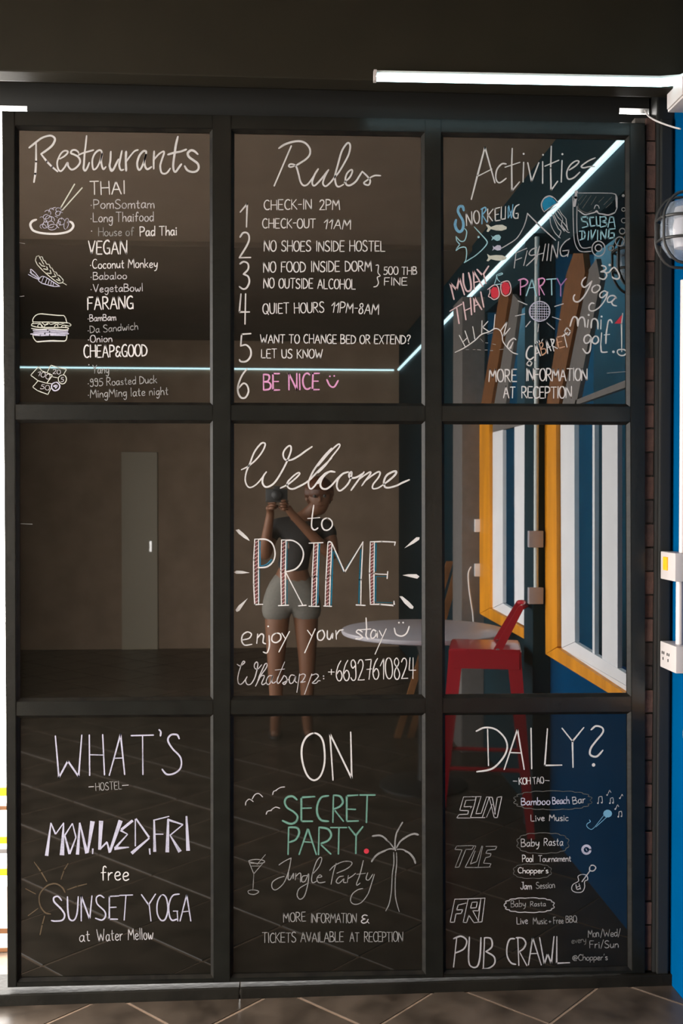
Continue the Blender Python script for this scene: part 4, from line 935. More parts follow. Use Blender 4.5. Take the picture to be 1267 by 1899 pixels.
write(TX, 'pale cyan chalk lettering reading Scuba Diving',
  a('w3 !420,690 410,655 300,665 310,740 410,760 430,840 320,870|w3 !540,665 460,670 480,840 560,830|w3 !590,650 600,830 670,830|w3 !665,650 670,850|w3 !680,660 770,650 790,720 700,750 800,780 790,830 680,860|w2.6 !820,860 860,660 925,660 960,860|w2.4 !845,770 940,760|w3 !260,940 350,930 375,1000 360,1080 270,1110|w3 !310,950 310,1080|w3 !445,940 430,1110|w3 !490,920 500,1100 580,910|w3 !620,920 615,1110|w3 !680,1100 680,920 770,1090 790,900|w3 !960,890 840,900 830,1080 940,1060 940,970 880,975'), 'c')
a = Z(820, 480, 9.05)
write(TX, 'pale pink chalk lettering reading Muay', a('w4 !200,680 135,405 245,520 290,320 375,600|w3.8 355,250 360,400 400,520 440,545 485,510 480,380 445,235|w3.6 !540,515 525,200 680,460|w3 !530,400 610,380|w4 !590,180 680,280 780,125|w3.6 !700,270 735,410'), 'q')
write(TX, 'pale pink chalk lettering reading Thai', a('w3 !130,880 330,760|w4 !245,830 285,1085|w4 !355,730 400,1020|w3.8 !475,660 495,935|w3 !380,870 490,820|w3.8 !545,890 535,640 665,850|w3 !540,790 610,765|w4 !650,560 700,810'), 'q')
write(DR, 'two red chalk boxing gloves', [], 'r', fills=[pf(a, '815,520 860,470 920,480 950,560 940,640 870,670 825,630'), pf(a, '1000,430 1040,390 1110,400 1140,480 1120,580 1060,610 1010,560')])
write(DR, 'pink and pale blue chalk outline of the boxing gloves', a('w2 765,515 870,440 930,460 960,570 940,650 870,685 815,650 780,630 800,570 800,500|w2 990,400 1110,375 1155,480 1140,580 1070,625 1010,590 985,500 990,420'), 'q')
write(DR, 'pale cyan chalk cord tying the gloves', a('w1.8 880,420 910,330 915,270|w1.8 915,270 930,340 970,385|w1.8 920,270 1000,240 1010,260 940,285|w2.2 890,435 1000,420'), 'c')
write(TX, 'white chalk lettering reading Hiking along a mountain line', a('w2.6 !290,1285 390,1480|w2.6 !385,1210 455,1410|w2.4 !360,1385 420,1330|w2.6 !515,1140 550,1345|w2.4 !670,1040 665,1250|w2.4 !770,1050 680,1150 790,1225|w2.6 !890,935 870,1165|w2.6 !985,1205 1090,1055 1030,1300 1140,1165|w2.6 1240,1360 1200,1335 1130,1390 1095,1480 1130,1500 1180,1430|w2.4 !1190,1400 1150,1510|w2.2 220,1570 380,1490 550,1370 660,1270 790,1225 890,1170 970,1200 1010,1290 1020,1380 1080,1470 1180,1570 1270,1600'), 'w')
write(DR, 'dashed grey chalk contour lines under Hiking', a('w1.4 !400,1525 450,1525|w1.6 !520,1525 560,1525|w1.8 !590,1525 650,1530|w1.6 !720,1530 760,1530|w1.8 !810,1540 850,1540|w1.4 !960,1525 1030,1518|w1.3 640,1340 690,1390|w1.5 !730,1410 770,1412|w1.5 !850,1430 900,1440|w1.3 !760,1265 850,1240'), 'g')
a = Z(940, 480, 9.046)
write(TX, 'pink, white and mauve chalk lettering reading Party, letters P and R', a('w3 !230,350 230,605|w3 195,360 290,335 350,380 320,440 240,475|w3.4 !535,340 545,610|w3 520,345 600,325 635,360 600,430 550,460|w3 !560,470 630,605'), 'p')
write(TX, 'white chalk letters A and T of Party', a('w3 !325,620 425,335 495,625|w2.6 !375,490 460,480|w3.4 !670,345 825,335|w3.4 !750,345 755,605'), 'c')
write(TX, 'mauve chalk letter Y of Party', a('w3 !845,330 905,450 1000,335|w3 !905,450 905,625'), 'm')
dxy = (940+552/9.046, 480+880/9.046)
db = [(circ(dxy[0], dxy[1], 19, 18.2, n_=18), 2.4, True)]
for k in range(7):
    yy = -14+k*4.7; hwid = math.sqrt(max(0, 18.0**2-yy*yy))
    db.append(([(dxy[0]-hwid, dxy[1]+yy), (dxy[0]+hwid, dxy[1]+yy+.6)], 1.5, False))
for k in range(-4, 5):
    xx = k*4.1; hh_ = math.sqrt(max(0, 18.0**2-xx*xx)); db.append(([(dxy[0]+xx, dxy[1]-hh_), (dxy[0]+xx*1.05, dxy[1]+hh_)], 1.25, False))
write(DR, 'lavender-white chalk disco ball', db, 'v')
write(DR, 'white chalk rays around the disco ball', a('w2.2 !555,645 552,710|w2.6 !190,705 340,770|w2.6 !145,960 300,925|w2.6 !395,1050 320,1140|w2.4 !535,1095 520,1225|w2.6 !675,1075 795,1180|w2.6 !765,975 905,1022|w2.6 !805,800 945,755'), 'l')
write(TX, 'white chalk lettering reading Cabaret with two small diamonds', a('w3.2 430,1465 380,1475 335,1560 335,1650 390,1690 450,1650|w3.2 !475,1710 485,1440 565,1625|w2.4 !490,1590 540,1570|w3 !685,1585 665,1370 740,1540|w2.6 !680,1490 730,1475|w3 !740,1345 790,1545|w3 735,1350 790,1360 780,1410 755,1450|w3 !760,1460 850,1505|w2.8 !960,1265 1010,1480|w2.8 !930,1300 1020,1240|w2.6 !1010,1150 1070,1220 1030,1290 965,1225 1010,1150|w2.6 !370,1710 425,1740 395,1805 330,1770 370,1710|w2 !505,1385 520,1410|w2 !540,1370 552,1400|w2 !600,1350 585,1385'), 'w')
write(TX, 'peach chalk letters B and E of Cabaret', a('w2.4 !550,1430 590,1620|w2.2 540,1430 590,1405 605,1450 570,1510|w2.4 570,1520 640,1510 655,1570 590,1620|w2.8 !960,1280 835,1320 870,1500 970,1475|w2.4 !860,1400 920,1385'), 'O')
a = Z(1040, 470, 9.492)
write(TX, 'white chalk lettering reading yoga', a('w3 440,420 390,470 370,540 400,590 450,580 550,485|w3 550,485 490,620 400,770 310,850 240,835 225,770 250,725|w2.8 630,555 560,600 555,670 610,690 680,640 690,580 630,555|w2.8 820,690 770,660 700,700 690,760 740,775 820,700|w2.8 830,680 790,800 690,940 580,1010 510,1000 500,930 540,875 590,880|w2.8 980,790 940,745 870,750 825,800 830,855 890,850 975,770|w2.8 950,800 900,860 925,910 985,925'), 'w')
write(DR, 'white chalk om sign above yoga', a('w3 720,215 780,230 795,280 705,325|w3 705,325 780,330 810,390 770,450 720,450 680,430|w3 790,345 850,330 900,270 950,250 1010,330 1035,410 1000,450 940,440 905,415|w4.4 862,205 863,206'), 'w')
write(TX, 'white chalk lettering reading mini golf', a('w3.2 165,1280 200,1160 240,1115 290,1150 300,1280|w3.2 300,1280 320,1170 370,1120 415,1160 430,1295|w3.4 !485,1170 470,1300|w3.6 493,1084 494,1085|w3.2 535,1310 550,1180 600,1150 650,1200 655,1330|w3.4 !710,1170 705,1330|w3.6 720,1112 721,1113|w3 530,1470 490,1435 430,1460 410,1530 440,1580 500,1560 535,1480 530,1600 510,1720 450,1755 390,1680|w3 620,1455 570,1490 560,1560 610,1590 660,1550 660,1490 620,1455|w3 !720,1400 705,1600|w3 705,1600 715,1720 750,1740 820,1735|w3 905,1220 880,1170 840,1190 820,1290 800,1430 795,1585|w2.4 !765,1435 860,1425|w4.6 928,1732 929,1733'), 'w')
write(DR, 'white chalk golf flagpole and hole', a('w2.8 !1090,1055 1070,1240 1075,1730|w2.6 1080,1690 1010,1700 1000,1750 1050,1795 1120,1790 1160,1740 1130,1700 1080,1690'), 'w')
write(DR, 'red chalk golf flag', [], 'r', fills=[pf(a, '945,1235 1085,1070 1062,1235')])
line('MORE', 907, 708, 958, 708, 23, w=2.8); line('INFORMATION', 976, 706, 1089, 706, 22, w=2.8, gap=1.0)
line('AT', 934, 738, 955, 738, 21, w=2.7); line('RECEPTION', 968, 738, 1060, 738, 21, w=2.7, gap=1.1)
write('chalk_mark', 'short stray chalk dash at the lower right of the pane', [([(1126, 692), (1162, 689)], 1.6, False)], 'g')
# ================= WELCOME
a = Z(435, 800, 7.039); b = Z(590, 800, 7.039)
write(TX, 'large white chalk script reading Welcome',
  a('w3.2 90,500 180,455 280,370 360,270 400,180 385,150 340,165 260,270 200,420 155,530 140,630 165,710 210,732 280,695 350,620 415,530|w3.6 415,530 375,590 365,670 400,722 460,715 530,660 620,520 690,380 735,260 735,195 700,195 650,250 635,310 665,370 740,372 840,320 930,255 1012,200|w3.4 600,740 700,690 800,610 850,555 830,540 760,590 690,670 700,730 750,752 820,730 960,650 1100,510 1267,350|w3.6 1267,220 1150,350 1040,500 985,610 965,680 985,745 1030,730 1130,600 1190,560|w3.4 1190,560 1250,530'.replace('|w3.4 1190,560 1250,530', ''))
  +b('w3.2 0,540 90,450 180,330 260,230 285,180 260,170 180,240 90,340 0,450|w3.6 0,680 20,640 80,560 150,525 220,530|w3.8 220,530 150,525 70,590 30,680 50,740 110,750 180,700 250,620 320,555 395,530|w3.8 395,530 320,555 260,630 245,720 280,775 340,740 400,670 435,580 435,530 405,560 420,605 500,600 590,545|w3.4 600,530 530,630 430,770|w3.2 530,630 610,570 680,530 680,560 620,640 570,710|w3.2 600,660 700,580 780,530 810,540 790,600 720,690 715,745 780,740 860,690|w4 860,690 950,620 1010,560 1020,525 980,525 900,570 860,650 870,720 920,735 1020,710 1100,670 1190,632'), 'w')
a = Z(410, 780, 3.1675)
write(TX, 'white chalk lettering reading to', a('w2.8 545,497 535,570 533,625 550,642 570,630|w2.4 !510,575 580,570|w2.8 625,572 598,585 592,615 605,640 630,642 652,620 650,590 625,572'), 'w')
a = Z(430, 970, 7.039); b = Z(600, 970, 6.668)
for lab, t in (('upper left', '48,90 90,80 150,130 210,190 235,235 160,195 90,140'), ('middle left', '25,640 60,620 140,625 235,648 140,660 60,662'), ('lower left', '48,1135 90,1075 210,980 150,1070 100,1145 65,1160')):
    write(DR, 'white chalk ray stroke, %s of the word PRIME' % lab, [], 'w', fills=[pf(a, t)])
for lab, t in (('upper right', '1000,312 1080,235 1150,175 1190,175 1185,205 1120,250'), ('middle right', '975,645 1050,632 1150,632 1188,660 1160,688 1080,670'), ('lower right', '940,905 975,905 1060,975 1115,1035 1105,1062 1070,1055 1000,990')):
    write(DR, 'white chalk ray stroke, %s of the word PRIME' % lab, [], 'w', fills=[pf(b, t)])
prime = a('w2.6 !300,210 285,480 285,800 300,1065 405,1060|w2.6 !350,215 348,600 350,1055|w2.6 !300,210 360,208|w3 350,210 450,215 530,270 565,390 540,500 460,570 350,582|w2.6 !650,220 640,620 648,1070|w2.6 !708,225 700,640 700,1070|w2.6 !650,220 710,222|w3 !610,1078 740,1072|w3 705,225 800,230 890,290 935,390 910,510 830,600 700,638|w3 !705,645 925,1070|w3.2 !872,1080 970,1072|w3 !1010,262 1190,255|w2.6 !1072,270 1050,700 1042,1080|w2.6 !1125,270 1110,700 1100,1080|w3 !1008,1085 1140,1088')
prime += b('w2.6 !55,240 30,700 20,1025|w2.6 !105,250 85,650 75,1025|w2.8 55,240 75,230 105,245|w3 !5,1025 100,1030|w3 !110,260 262,608 488,235|w2.8 !488,232 465,700 462,1000|w3.2 !405,1012 515,1018|w2.6 !580,235 570,620 580,1005|w2.6 !630,240 625,620 625,1000|w3 !580,232 720,228 890,235|w3 !888,235 880,275|w2.6 !630,628 790,635|w3 !795,600 787,685|w3 !580,1005 700,1005 875,1020 872,965')
write(TX, 'white chalk outlined capitals reading PRIME', prime, 'w')
hs, hm = [], []
def ladder(z, xl0, xr0, y0, xl1, xr1, y1, n_):
    for k in range(n_):
        t = (k+.1)/n_; u = (k+.9)/n_
        yl = y0+(y1-y0)*u; yr = y0+(y1-y0)*t
        xl = xl0+(xl1-xl0)*u; xr = xr0+(xr1-xr0)*t
        hs.append(([(z.x+xl/z.k, z.y+yl/z.k), (z.x+xr/z.k, z.y+yr/z.k)], 1.3, False))
        hm.append([(z.x+(xl0+xl1)/2/z.k+.5, z.y+yl/z.k-.6), (z.x+(xl0+xl1)/2/z.k+.5, z.y+(yl-34)/z.k), (z.x+(xr0+xr1)/2/z.k-.5, z.y+yr/z.k+.4), (z.x+(xr0+xr1)/2/z.k-.5, z.y+(yr+34)/z.k)] if abs(xl0-xl1) < 12 else None)
ladder(a, 292, 350, 225, 292, 350, 1050, 17); ladder(a, 645, 704, 235, 644, 700, 1065, 17); ladder(a, 1070, 1122, 280, 1042, 1100, 1075, 17)
ladder(b, 52, 102, 250, 22, 78, 1015, 17); ladder(b, 575, 628, 245, 577, 625, 995, 19)
write(DR, 'pale pink chalk hatching inside the stems of PRIME', hs, 'q')
write(DR, 'maroon chalk filling in the stems of PRIME', a('w4 !322,240 318,640 322,1040|w4 !678,250 670,640 674,1050|w4 !1098,285 1080,700 1070,1065')+b('w4 !80,260 58,650 48,1010|w4 !604,250 598,620 602,990'), 'e', lift=-.0003)
write(DR, 'blue chalk shadow lines of PRIME', a('w2.2 !362,240 362,570|w1.6 365,575 460,555 530,480|w2.2 !362,600 360,1020|w2.4 !722,245 718,600|w2.2 !722,740 722,1050|w4 !1145,270 1132,560|w2.4 !1130,560 1118,1060')+b('w3 !118,360 108,650 95,1015|w2.4 !130,350 250,600|w1.8 !275,560 470,260|w3.2 !462,330 445,700 437,990|w4 !650,255 645,590|w4 !648,660 645,960|w1.8 !640,980 850,985|w1.6 !650,660 780,660'), 't', lift=-.0003)
write(DR, 'blue chalk highlights in the letters P and R', a('w1.4 !372,235 372,560|w1.4 375,560 450,540 520,470|w1.4 !1138,300 1126,1040')+b('w1.3 !112,330 100,1000|w1.3 !635,260 632,960'), 'B', lift=-.0002)
a = Z(410, 1040, 3.1675)
write(TX, 'white chalk lettering reading enjoy your stay', a('w2.8 125,465 165,455 178,430 155,418 128,435 122,470 140,495 182,490|w2.8 !215,430 210,485|w2.8 212,455 235,430 250,440 247,478 262,487|w2.8 282,438 284,500 270,540 248,535|w3 277,385 278,386|w2.8 325,425 302,440 300,470 325,480 350,460 348,432 325,425|w2.8 !358,425 380,460|w2.8 !402,415 340,535|w2.8 !508,408 535,445|w2.8 !553,400 492,540|w2.8 590,408 568,425 570,460 592,465 608,440 602,415 590,408|w2.8 625,410 625,450 640,460 655,425 655,455|w2.8 !675,410 678,460|w2.6 678,435 695,410 718,405|w2.8 830,418 808,405 795,418 815,432 830,448 815,458 790,458|w2.8 852,335 855,400 852,440 865,460|w2.6 !815,405 880,400|w2.8 915,418 895,405 880,430 885,455 905,445 915,415 918,450|w2.8 !930,410 945,440|w2.8 !970,400 905,548|w3 1018,395 1028,430 1060,442 1090,425 1105,385|w3 1045,363 1046,364|w3 1070,363 1071,364'), 'w')
a = Z(430, 1200, 7.039)
write(TX, 'white chalk script reading Whatsapp', a('w2.2 70,225 110,245 150,220 170,195 150,185 125,230 95,320 78,410 90,475 130,480 180,420 200,385|w2.2 200,385 180,430 200,485 250,480 300,400 330,290 340,215 320,195 295,230 300,275 340,285 390,230|w2.2 310,510 380,370 450,270 460,220 435,220 400,290 350,400|w2.2 340,430 380,380 420,370 420,400 390,470 410,490 450,460|w2.2 520,370 480,380 450,440 465,485 500,470 535,370 520,440 540,470 575,450|w2 !690,195 610,380|w2.2 610,380 590,440 605,475 640,440 680,370|w1.8 !565,300 690,285|w2.2 680,370 710,390 720,440 690,485 665,470 700,450 740,420|w2.2 820,370 775,365 750,410 760,470 800,460 835,380 825,440 850,465|w2.2 !885,350 850,590|w2 880,370 930,350 960,370 930,430 900,460 960,450|w2.2 !1045,350 950,615|w2 1040,370 1100,350 1130,380 1080,440 1050,470 1100,470 1130,440 1155,440|w2.4 1197,378 1198,379|w2.4 1200,412 1201,413'), 'l')
line('+', 609, 1256, 620, 1256, 20, 'w', 2.2, label='white chalk plus sign before the phone number', jit=0)
line('66927610824', 624, 1262, 771, 1258, 38, 'w', 2.2, gap=1.2, label='white chalk phone number reading 66927610824')
# ================= middle-left pane: one stray dash
write('chalk_mark', 'faint stray chalk dash on the empty pane', [([(34, 971), (60, 972)], 2, False)], 'd')
# ================= WHAT'S
a = Z(0, 1320, 3.017)
write(TX, "large white chalk heading reading What's", a("w3.6 !310,135 330,368 380,275 440,362 458,130|w3.6 !500,130 502,355|w3.6 !575,128 585,352|w3 !502,240 580,242|w3.6 !612,355 675,125 698,350|w3 !635,260 690,258|w4.2 !735,133 858,130|w3.6 !798,135 800,350|w3.4 890,100 900,112 898,135|w3.6 1003,150 990,128 955,130 940,160 965,205 1010,255 1012,310 980,342 935,350 908,322"), 'v')
write(DR, 'grey chalk dashes around HOSTEL', a('w2 !497,420 525,418|w2 !685,412 718,410'), 'l')
line('HOSTEL', 178, 1466, 226, 1463, 14, 'g', 1.6)
a = Z(70, 1490, 4.223)
wd4 = '''70,410,28,104,150,8;104,152,8,140,240,14;140,240,10,205,150,8;203,155,8,190,405,36;212,250,12,272,155,8;212,250,12,250,395,20;272,155,8,300,265,12;300,265,10,250,395,14;330,150,12,312,400,26;330,150,10,385,390,26;430,138,36,392,385,14;432,352,14,430,395,5;497,135,34,485,362,22;485,360,12,545,300,14;543,302,12,565,385,18;650,132,34,565,380,18;745,132,20,655,205,20;648,210,14,705,240,8;705,240,8,610,345,18;600,352,26,715,342,8;765,120,6,765,335,10;770,118,12,873,265,16;875,270,12,735,390,26;876,352,14,880,400,5;912,130,12,917,378,24;905,132,10,1030,100,8;915,240,8,985,240,8;1022,125,16,1015,382,30;1015,125,18,1138,165,10;1138,165,8,1035,250,10;1038,250,8,1115,378,30;1165,98,14,1178,370,30'''
fl_ = []
for q in wd4.split(';'):
    x0, y0, w0, x1, y1, w1 = (float(t) for t in q.split(','))
    l_ = math.hypot(x1-x0, y1-y0); nx_, ny_ = -(y1-y0)/l_/2, (x1-x0)/l_/2
    w0 = max(w0, 8.5); w1 = max(w1, 8.5)
    fl_.append([(a.x+u/a.k, a.y+v/a.k) for u, v in ((x0+nx_*w0, y0+ny_*w0), (x0-nx_*w0, y0-ny_*w0), (x1-nx_*w1, y1-ny_*w1), (x1+nx_*w1, y1+ny_*w1))])
write(TX, 'large lavender-white angular chalk lettering reading MON, WED, FRI', [], 'v', fills=fl_)
line('free', 188, 1633, 239, 1632, 27, 'w', 2.4)
a = Z(0, 1590, 3.017)
write(TX, 'large lavender-white chalk lettering reading Sunset', a('w3.4 345,240 325,218 302,225 305,250 340,285 362,320 350,350 310,356 288,353|w3.2 378,220 380,300 390,345 415,350 432,310 438,220|w3.2 !455,355 455,215 502,345 515,215|w3 582,225 560,212 540,225 545,260 585,300 590,330 570,350 535,340|w3 !665,215 612,218 612,345 658,345|w3 !612,280 650,278|w3 !670,212 742,210|w3.2 !705,215 695,350'), 'v')
write(TX, 'large lavender-white chalk lettering reading Yoga', a('w3.2 !792,208 832,265 870,205|w3.2 !835,265 845,355|w3 905,210 882,250 880,310 900,350 925,345 940,290 930,225 905,210|w3 1003,205 965,215 945,270 950,330 965,352 990,345|w3 !995,300 970,300|w3 !992,300 995,355|w3.2 !1008,355 1045,208 1068,355|w2.6 !1020,305 1058,300'), 'v')
line('at', 148, 1746, 167, 1745, 21, 'l', 1.8); line('Water', 181, 1746, 228, 1743, 22, 'l', 1.8); line('Mellow', 238, 1743, 284, 1741, 21, 'l', 1.8)
a = Z(30, 1590, 8.447)
write(DR, 'faint brown-orange chalk sun behind the words Sunset Yoga', a('w3 765,545 730,480 660,425 590,410 500,435 420,500 370,580 360,660 380,760 430,840 480,875 540,885|w3 !285,75 390,220 480,375|w2.6 !815,95 750,200 705,340|w2.6 !1105,415 960,450 805,505|w2.6 !150,490 305,570|w2.6 !340,800 190,910|w2.8 !445,920 410,1050 375,1210'), 'o')
# ================= ON
a = Z(410, 1320, 3.1675)
write(TX, 'large white chalk heading reading On', a('w3.8 545,125 500,150 475,210 478,290 505,370 545,402 585,375 608,300 605,200 585,145 545,125|w3.6 !658,400 640,128 768,392 762,120'), 'w')
a = Z(440, 1450, 4.873)
write(DR, 'three white chalk birds', a('w2 75,210 80,180 110,155 145,178|w2 135,155 160,115 195,105 230,135|w2 320,115 330,85 355,78|w2 350,75 390,50 430,45|w2 262,292 275,265 310,258|w2 305,255 345,228 385,238'), 'l')
sec = a('w4.4 540,160 500,130 450,140 430,180 450,230 510,270 545,310 530,360 480,378 410,350|w4.4 !700,132 580,140 580,355 680,355|w4 !585,238 670,235|w4.4 825,125 760,140 725,210 725,290 760,345 825,355|w4.4 !870,130 865,365|w4.4 870,120 930,130 955,180 930,220 875,245|w4.4 !885,260 960,355|w4 !1090,118 990,125 990,355 1095,352|w4 !995,245 1070,248|w4.4 !1110,118 1245,118|w4.4 !1175,120 1168,365')
write(TX, 'green chalk lettering reading Secret', sec, 'n')
write(TX, 'pale green chalk edges of Secret', [(p, 1.3, s_) for p, w_, s_ in sec], 'N', lift=.0002)
par_ = a('w4.4 !465,420 460,655|w4.4 465,410 540,415 560,460 530,520 470,545|w4.2 !560,655 640,420 715,655|w3.8 !600,540 675,545|w4.4 !740,415 735,655|w4.4 740,410 820,425 850,480 820,530 760,555|w4.4 !760,570 845,650|w4.4 !845,412 990,412|w4.4 !920,415 915,650|w4.4 !1010,408 1072,485 1135,405|w4.4 !1075,485 1072,645')
write(TX, 'green chalk lettering reading Party', par_, 'n')
write(TX, 'pale green chalk edges of Party', [(p, 1.3, s_) for p, w_, s_ in par_], 'N', lift=.0002)
write(DR, 'red chalk full stop after Party', [([(440+1168/4.873, 1450+625/4.873), (680, 1578.5)], 9, False)], 'r')
a = Z(440, 1570, 4.873)
write(DR, 'grey chalk cocktail glass', a('w1.8 100,130 170,115 240,125 240,145 170,150 100,130|w1.8 !105,135 150,245 240,140|w1.8 !150,245 142,395|w1.8 145,390 100,400 110,425 160,430 195,405 145,390|w1.6 !255,72 180,160|w1.5 !130,175 200,175|w1.6 !120,150 230,150'), 'g')
write(TX, 'grey-white chalk script reading Jungle', a('w2 378,165 430,130 488,102|w2 488,102 465,220 420,330 350,390 315,370 320,320 370,285 425,268|w2 465,230 460,290 480,295 510,240 505,290|w2 530,240 525,300|w2 530,270 560,240 575,250 572,320|w2 630,260 590,270 585,315 615,310 645,245 640,330 610,440 570,475 542,440 560,380 630,335|w2 680,250 740,180 765,110 745,98 710,150 675,270 680,325 720,310|w2 730,280 765,270 745,255 720,290 740,325 795,318'), 'g')
write(TX, 'grey-white chalk script reading Party', a('w2 895,150 870,230 848,340|w2 835,215 880,170 960,135 1025,135 1035,160 990,200 900,240|w2 960,265 920,275 895,315 920,330 965,290 960,320 985,325|w2 !1005,260 995,325|w2 1000,290 1040,265 1070,240|w2 1140,125 1110,250 1080,330 1085,348 1110,330|w1.8 !1080,250 1160,240|w2 1180,235 1165,290 1190,300 1225,250|w2 1240,250 1215,330 1180,430 1120,505 1060,520 1025,490 1040,430 1090,390 1135,378'), 'g')
a = Z(670, 1520, 10.55)
write(DR, 'lavender-grey chalk palm tree', a('w2 635,640 640,850 610,1050 600,1250 585,1450 545,1650 480,1785|w2 690,640 695,850 675,1050 665,1250 670,1500 700,1650 745,1800|w3 !640,560 560,450 470,380|w3.6 500,390 380,310 220,320|w3 650,580 560,570 450,610|w3.8 480,600 330,670 240,760 205,820|w3 660,560 665,400 690,260|w3 690,260 750,150 810,50|w3 690,550 760,430 840,370|w4 800,390 930,310 1040,275 1115,295|w2.4 700,580 800,580 880,610|w4 860,610 950,660 1030,760 1060,850|w4 !660,540 670,600'), 'g')
line('MORE', 526, 1710, 567, 1708, 17, 'g', 1.9); line('INFORMATION', 577, 1711, 661, 1711, 17, 'g', 1.8, gap=.9); line('&', 670, 1712, 684, 1712, 18, 'l', 2.2)
line('TICKETS', 487, 1748, 549, 1747, 18, 'g', 1.9, gap=1.1); line('AVAILABLE', 558, 1747, 637, 1746, 18, 'g', 1.9, gap=1.1); line('AT', 649, 1746, 666, 1746, 17, 'g', 1.8); line('RECEPTION', 676, 1746, 747, 1746, 18, 'g', 1.8, gap=1.0)
# ================= DAILY?
a = Z(800, 1320, 3.017)
write(TX, 'large white chalk heading reading Daily?', a('w3.6 252,108 300,88 360,98 410,145 425,200 400,260 340,318 255,335|w3.6 !315,98 320,300|w3.4 !408,322 482,98 520,322|w3 !440,228 500,230|w3.8 !558,92 562,318|w3.4 !650,95 635,300 730,298|w3.6 !732,92 790,165|w3.6 !853,88 790,165 793,310|w3.8 895,100 920,80 955,88 960,115 920,165 892,205 890,240 925,250 960,215|w6 908,297 909,298'), 'w')
write(DR, 'white chalk dashes around Koh Tao', a('w2 !458,387 480,388|w2 !638,384 660,385'), 'l')
line('KOH', 963, 1455, 984, 1454, 12, 'w', 2.0, gap=1.0); line('TAO', 989, 1454, 1009, 1452, 12, 'l', 1.8, gap=1.0)
a = Z(830, 1450, 7.035)
write(TX, 'grey-white outlined block chalk lettering reading SUN', a('w1.7 !210,195 440,190|w1.7 !210,195 160,370 275,375 265,420 150,425 120,470 300,470|w1.7 !240,240 215,325 320,320 300,340|w1.7 !240,240 365,235|w2 !370,195 365,240|w1.9 !375,200 350,310 300,465 490,465|w1.7 !435,200 370,415 440,410 510,195|w1.8 !510,195 585,200 625,420|w1.8 !545,200 455,460|w1.8 !545,200 590,380 610,465 650,465 710,190 650,200 615,420|w1.6 !585,290 510,460'), 'l')
write(TX, 'grey outlined block chalk lettering reading TUE', a('w1.6 !120,835 300,830 370,835|w1.6 !120,835 95,880 190,885 100,1115|w1.6 !100,1115 150,1110 240,880 320,878 340,840|w1.6 !370,840 230,1115 400,1115 560,1110|w1.6 !450,835 380,1040 300,1070 360,900|w1.6 !460,840 400,1110|w1.6 !500,840 645,840 625,880 520,890 500,930 570,935 555,975 500,985 470,1060 570,1065 545,1110'), 'g')
write(TX, 'grey-white outlined block chalk lettering reading FRI', a('w2 !95,1530 270,1525 490,1515|w2 !95,1530 35,1830 90,1830 110,1720 180,1715 200,1665 120,1670 140,1605 245,1580|w1.8 !270,1530 205,1830 250,1835 280,1740 345,1835 400,1830|w1.8 !320,1570 390,1565 375,1640 300,1645 320,1570|w1.8 !435,1530 405,1680 330,1680 400,1810|w2 !490,1515 450,1825 400,1830 435,1530'), 'l')
def cloud(x0, x1, y0, y1, n_, w_, seed, a0=0, a1=360, ph=0):
    P = []; cx_, cy_ = (x0+x1)/2, (y0+y1)/2; rx, ry = (x1-x0)/2, (y1-y0)/2
    N = 90
    for i in range(N+1):
        t = math.radians(a0+(a1-a0)*i/N); k = 1+.07*abs(math.sin(n_*t/2+ph))-.03
        c, s = math.cos(t), math.sin(t)
        P.append((cx_+rx*k*math.copysign(abs(c)**.75, c), cy_+ry*k*math.copysign(abs(s)**.75, s)*1.06))
    return [(P, w_, True)]
write(DR, 'faint chalk cloud around Bamboo Beach Bar', cloud(955, 1096, 1468, 1500, 18, 1.5, 1), 'd')
line('Bamboo', 967, 1493, 1020, 1492, 13, 'v', 2.0); line('Beach', 1025, 1491, 1056, 1490, 13, 'v', 1.9, gap=1.2); line('Bar', 1063, 1491, 1086, 1488, 13, 'l', 1.8)
line('Live', 985, 1523, 1010, 1522, 12, 'l', 1.8); line('Music', 1019, 1522, 1054, 1522, 12, 'l', 1.8)
write(DR, 'grey chalk cloud around the first Baby Rasta', cloud(960, 1054, 1546, 1581, 14, 1.5, 2), 'd')
line('Baby', 967, 1570, 1000, 1569, 14, 'l', 1.8); line('Rasta', 1009, 1568, 1044, 1568, 14, 'l', 1.7)
line('Pool', 969, 1598, 989, 1598, 12, 'w', 1.8, gap=1.1); line('Tournament', 999, 1598, 1059, 1597, 11, 'l', 1.7, gap=1.1)
write(DR, "faint chalk cloud around Chopper's", cloud(953, 1022, 1603, 1628, 12, 1.4, 3), 'd')
line("Chopper's", 961, 1619, 1017, 1619, 10, 'w', 1.7, gap=1.1)
line('Jam', 966, 1649, 986, 1649, 13, 'l', 1.7); line('Session', 995, 1648, 1029, 1646, 12, 'g', 1.6, gap=1.1)
write(DR, 'grey-white chalk cloud around the second Baby Rasta', cloud(937, 1027, 1666, 1691, 15, 1.9, 4), 'l')
line('Baby', 948, 1682, 975, 1681, 12, 'g', 1.5); line('Rasta', 984, 1681, 1012, 1680, 9, 'g', 1.5)
line('Live', 959, 1714, 979, 1713, 13, 'l', 1.6); line('Music', 989, 1714, 1015, 1713, 12, 'g', 1.6); line('+', 1018, 1713, 1022, 1713, 8, 'g', 1.6, jit=0); line('Free', 1027, 1713, 1045, 1712, 12, 'g', 1.6); line('BBQ', 1050, 1711, 1070, 1710, 12, 'g', 1.6)
a = Z(930, 1450, 5.279)
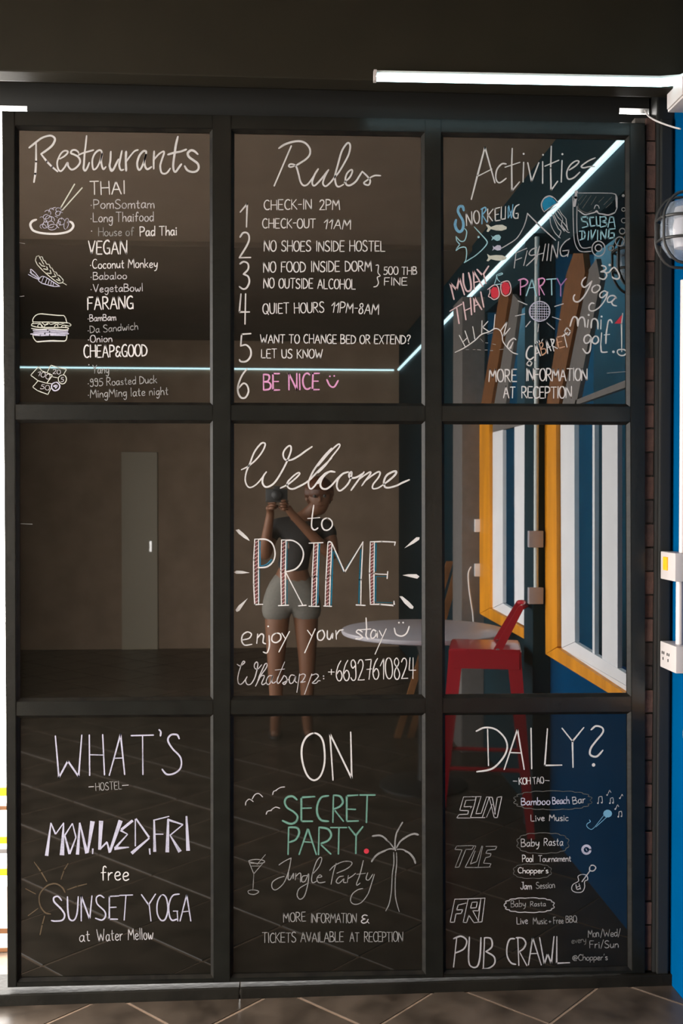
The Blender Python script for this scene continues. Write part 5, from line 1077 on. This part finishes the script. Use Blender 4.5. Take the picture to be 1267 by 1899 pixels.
def note(z, x, y, s, dbl):
    o = [([(z.x+x/z.k, z.y+y/z.k), (z.x+x/z.k+.3, z.y+y/z.k)], 2.9, False)]
    u = lambda p, q: (z.x+(x+p*s)/z.k, z.y+(y+q*s)/z.k)
    if dbl: o += [([u(4, 0), u(8, -62), u(40, -68), u(45, -10)], 1.6, False), ([u(38, -5), u(38.5, -5)], 2.9, False)]
    else: o += [([u(4, 0), u(25, -50), u(38, -25)], 1.5, False)]
    return o
write(DR, 'white chalk music notes', note(a, 945, 208, 1, True)+note(a, 1035, 128, 1, False)+note(a, 1062, 208, .8, True)+note(a, 1160, 158, .8, False)+note(a, 1115, 265, .9, False)+note(a, 1145, 340, .8, True), 'l')
write(DR, 'pale blue chalk microphone with a cord', a('w1.8 !1005,325 915,440|w1.8 !1030,345 925,440|w1.6 915,440 880,465 840,440 840,410 870,390 862,370'), 'b')
write(DR, 'light blue chalk head of the microphone', [], 'b', fills=[circ(930+1040/5.279, 1450+310/5.279, 8.2, 7.2)[:-1]])
a = Z(930, 1540, 5.279)
e_ = (930+833/5.279, 1540+188/5.279)
write(DR, 'lavender chalk ring drawn as an eight ball', [(circ(e_[0], e_[1], 7.3), 5, True), ([(e_[0]-1, e_[1]-2), (e_[0]+1, e_[1]+2)], 1.6, False)], 'v')
write(DR, 'grey-white chalk guitar', a('w1.7 790,430 750,450 755,495 700,530 690,580 730,605 790,600 815,555 815,500 845,480 835,440 790,430|w3 !790,500 870,390|w2.4 870,350 900,340 925,365 900,395 865,390 870,350|w1.8 730,530 740,575 775,565|w2 !740,555 770,540|w1.6 !760,520 775,575'), 'l')
a = Z(800, 1560, 2.713)
write(TX, 'large grey-white chalk lettering reading Pub', a('w3.2 !128,485 112,632|w3.2 112,490 150,478 178,500 165,540 122,562|w3.2 192,482 188,600 205,632 232,628 245,580 250,485|w3.2 !268,485 262,640|w3.2 268,485 300,490 305,530 275,555|w3.2 275,555 315,580 318,615 290,638 258,642'), 'l')
a = Z(920, 1650, 5.068)
write(TX, 'large grey-white chalk lettering reading Crawl', a('w3.2 175,460 130,465 105,530 105,620 140,685 185,700|w3.2 !205,450 215,710|w3.2 190,450 250,455 280,500 260,550 220,580|w3.2 !225,590 290,712|w3.2 !305,705 345,450 425,705|w2.8 !325,600 380,598|w3.2 !410,450 455,700 485,600 520,695 545,440|w3.2 !572,440 570,690 692,685'), 'l')
line('Mon', 1091, 1738, 1111, 1737, 14, 'g', 1.6, gap=1.0); line('/Wed/', 1114, 1737, 1151, 1736, 13, 'g', 1.6, gap=1.0)
line('Fri/Sun', 1094, 1758, 1147, 1757, 13, 'g', 1.8); line('every', 1061, 1750, 1087, 1747, 11, 'd', 1.6, gap=1.0)
line("@Chopper's", 1062, 1781, 1127, 1780, 11, 'g', 1.6, gap=1.1)
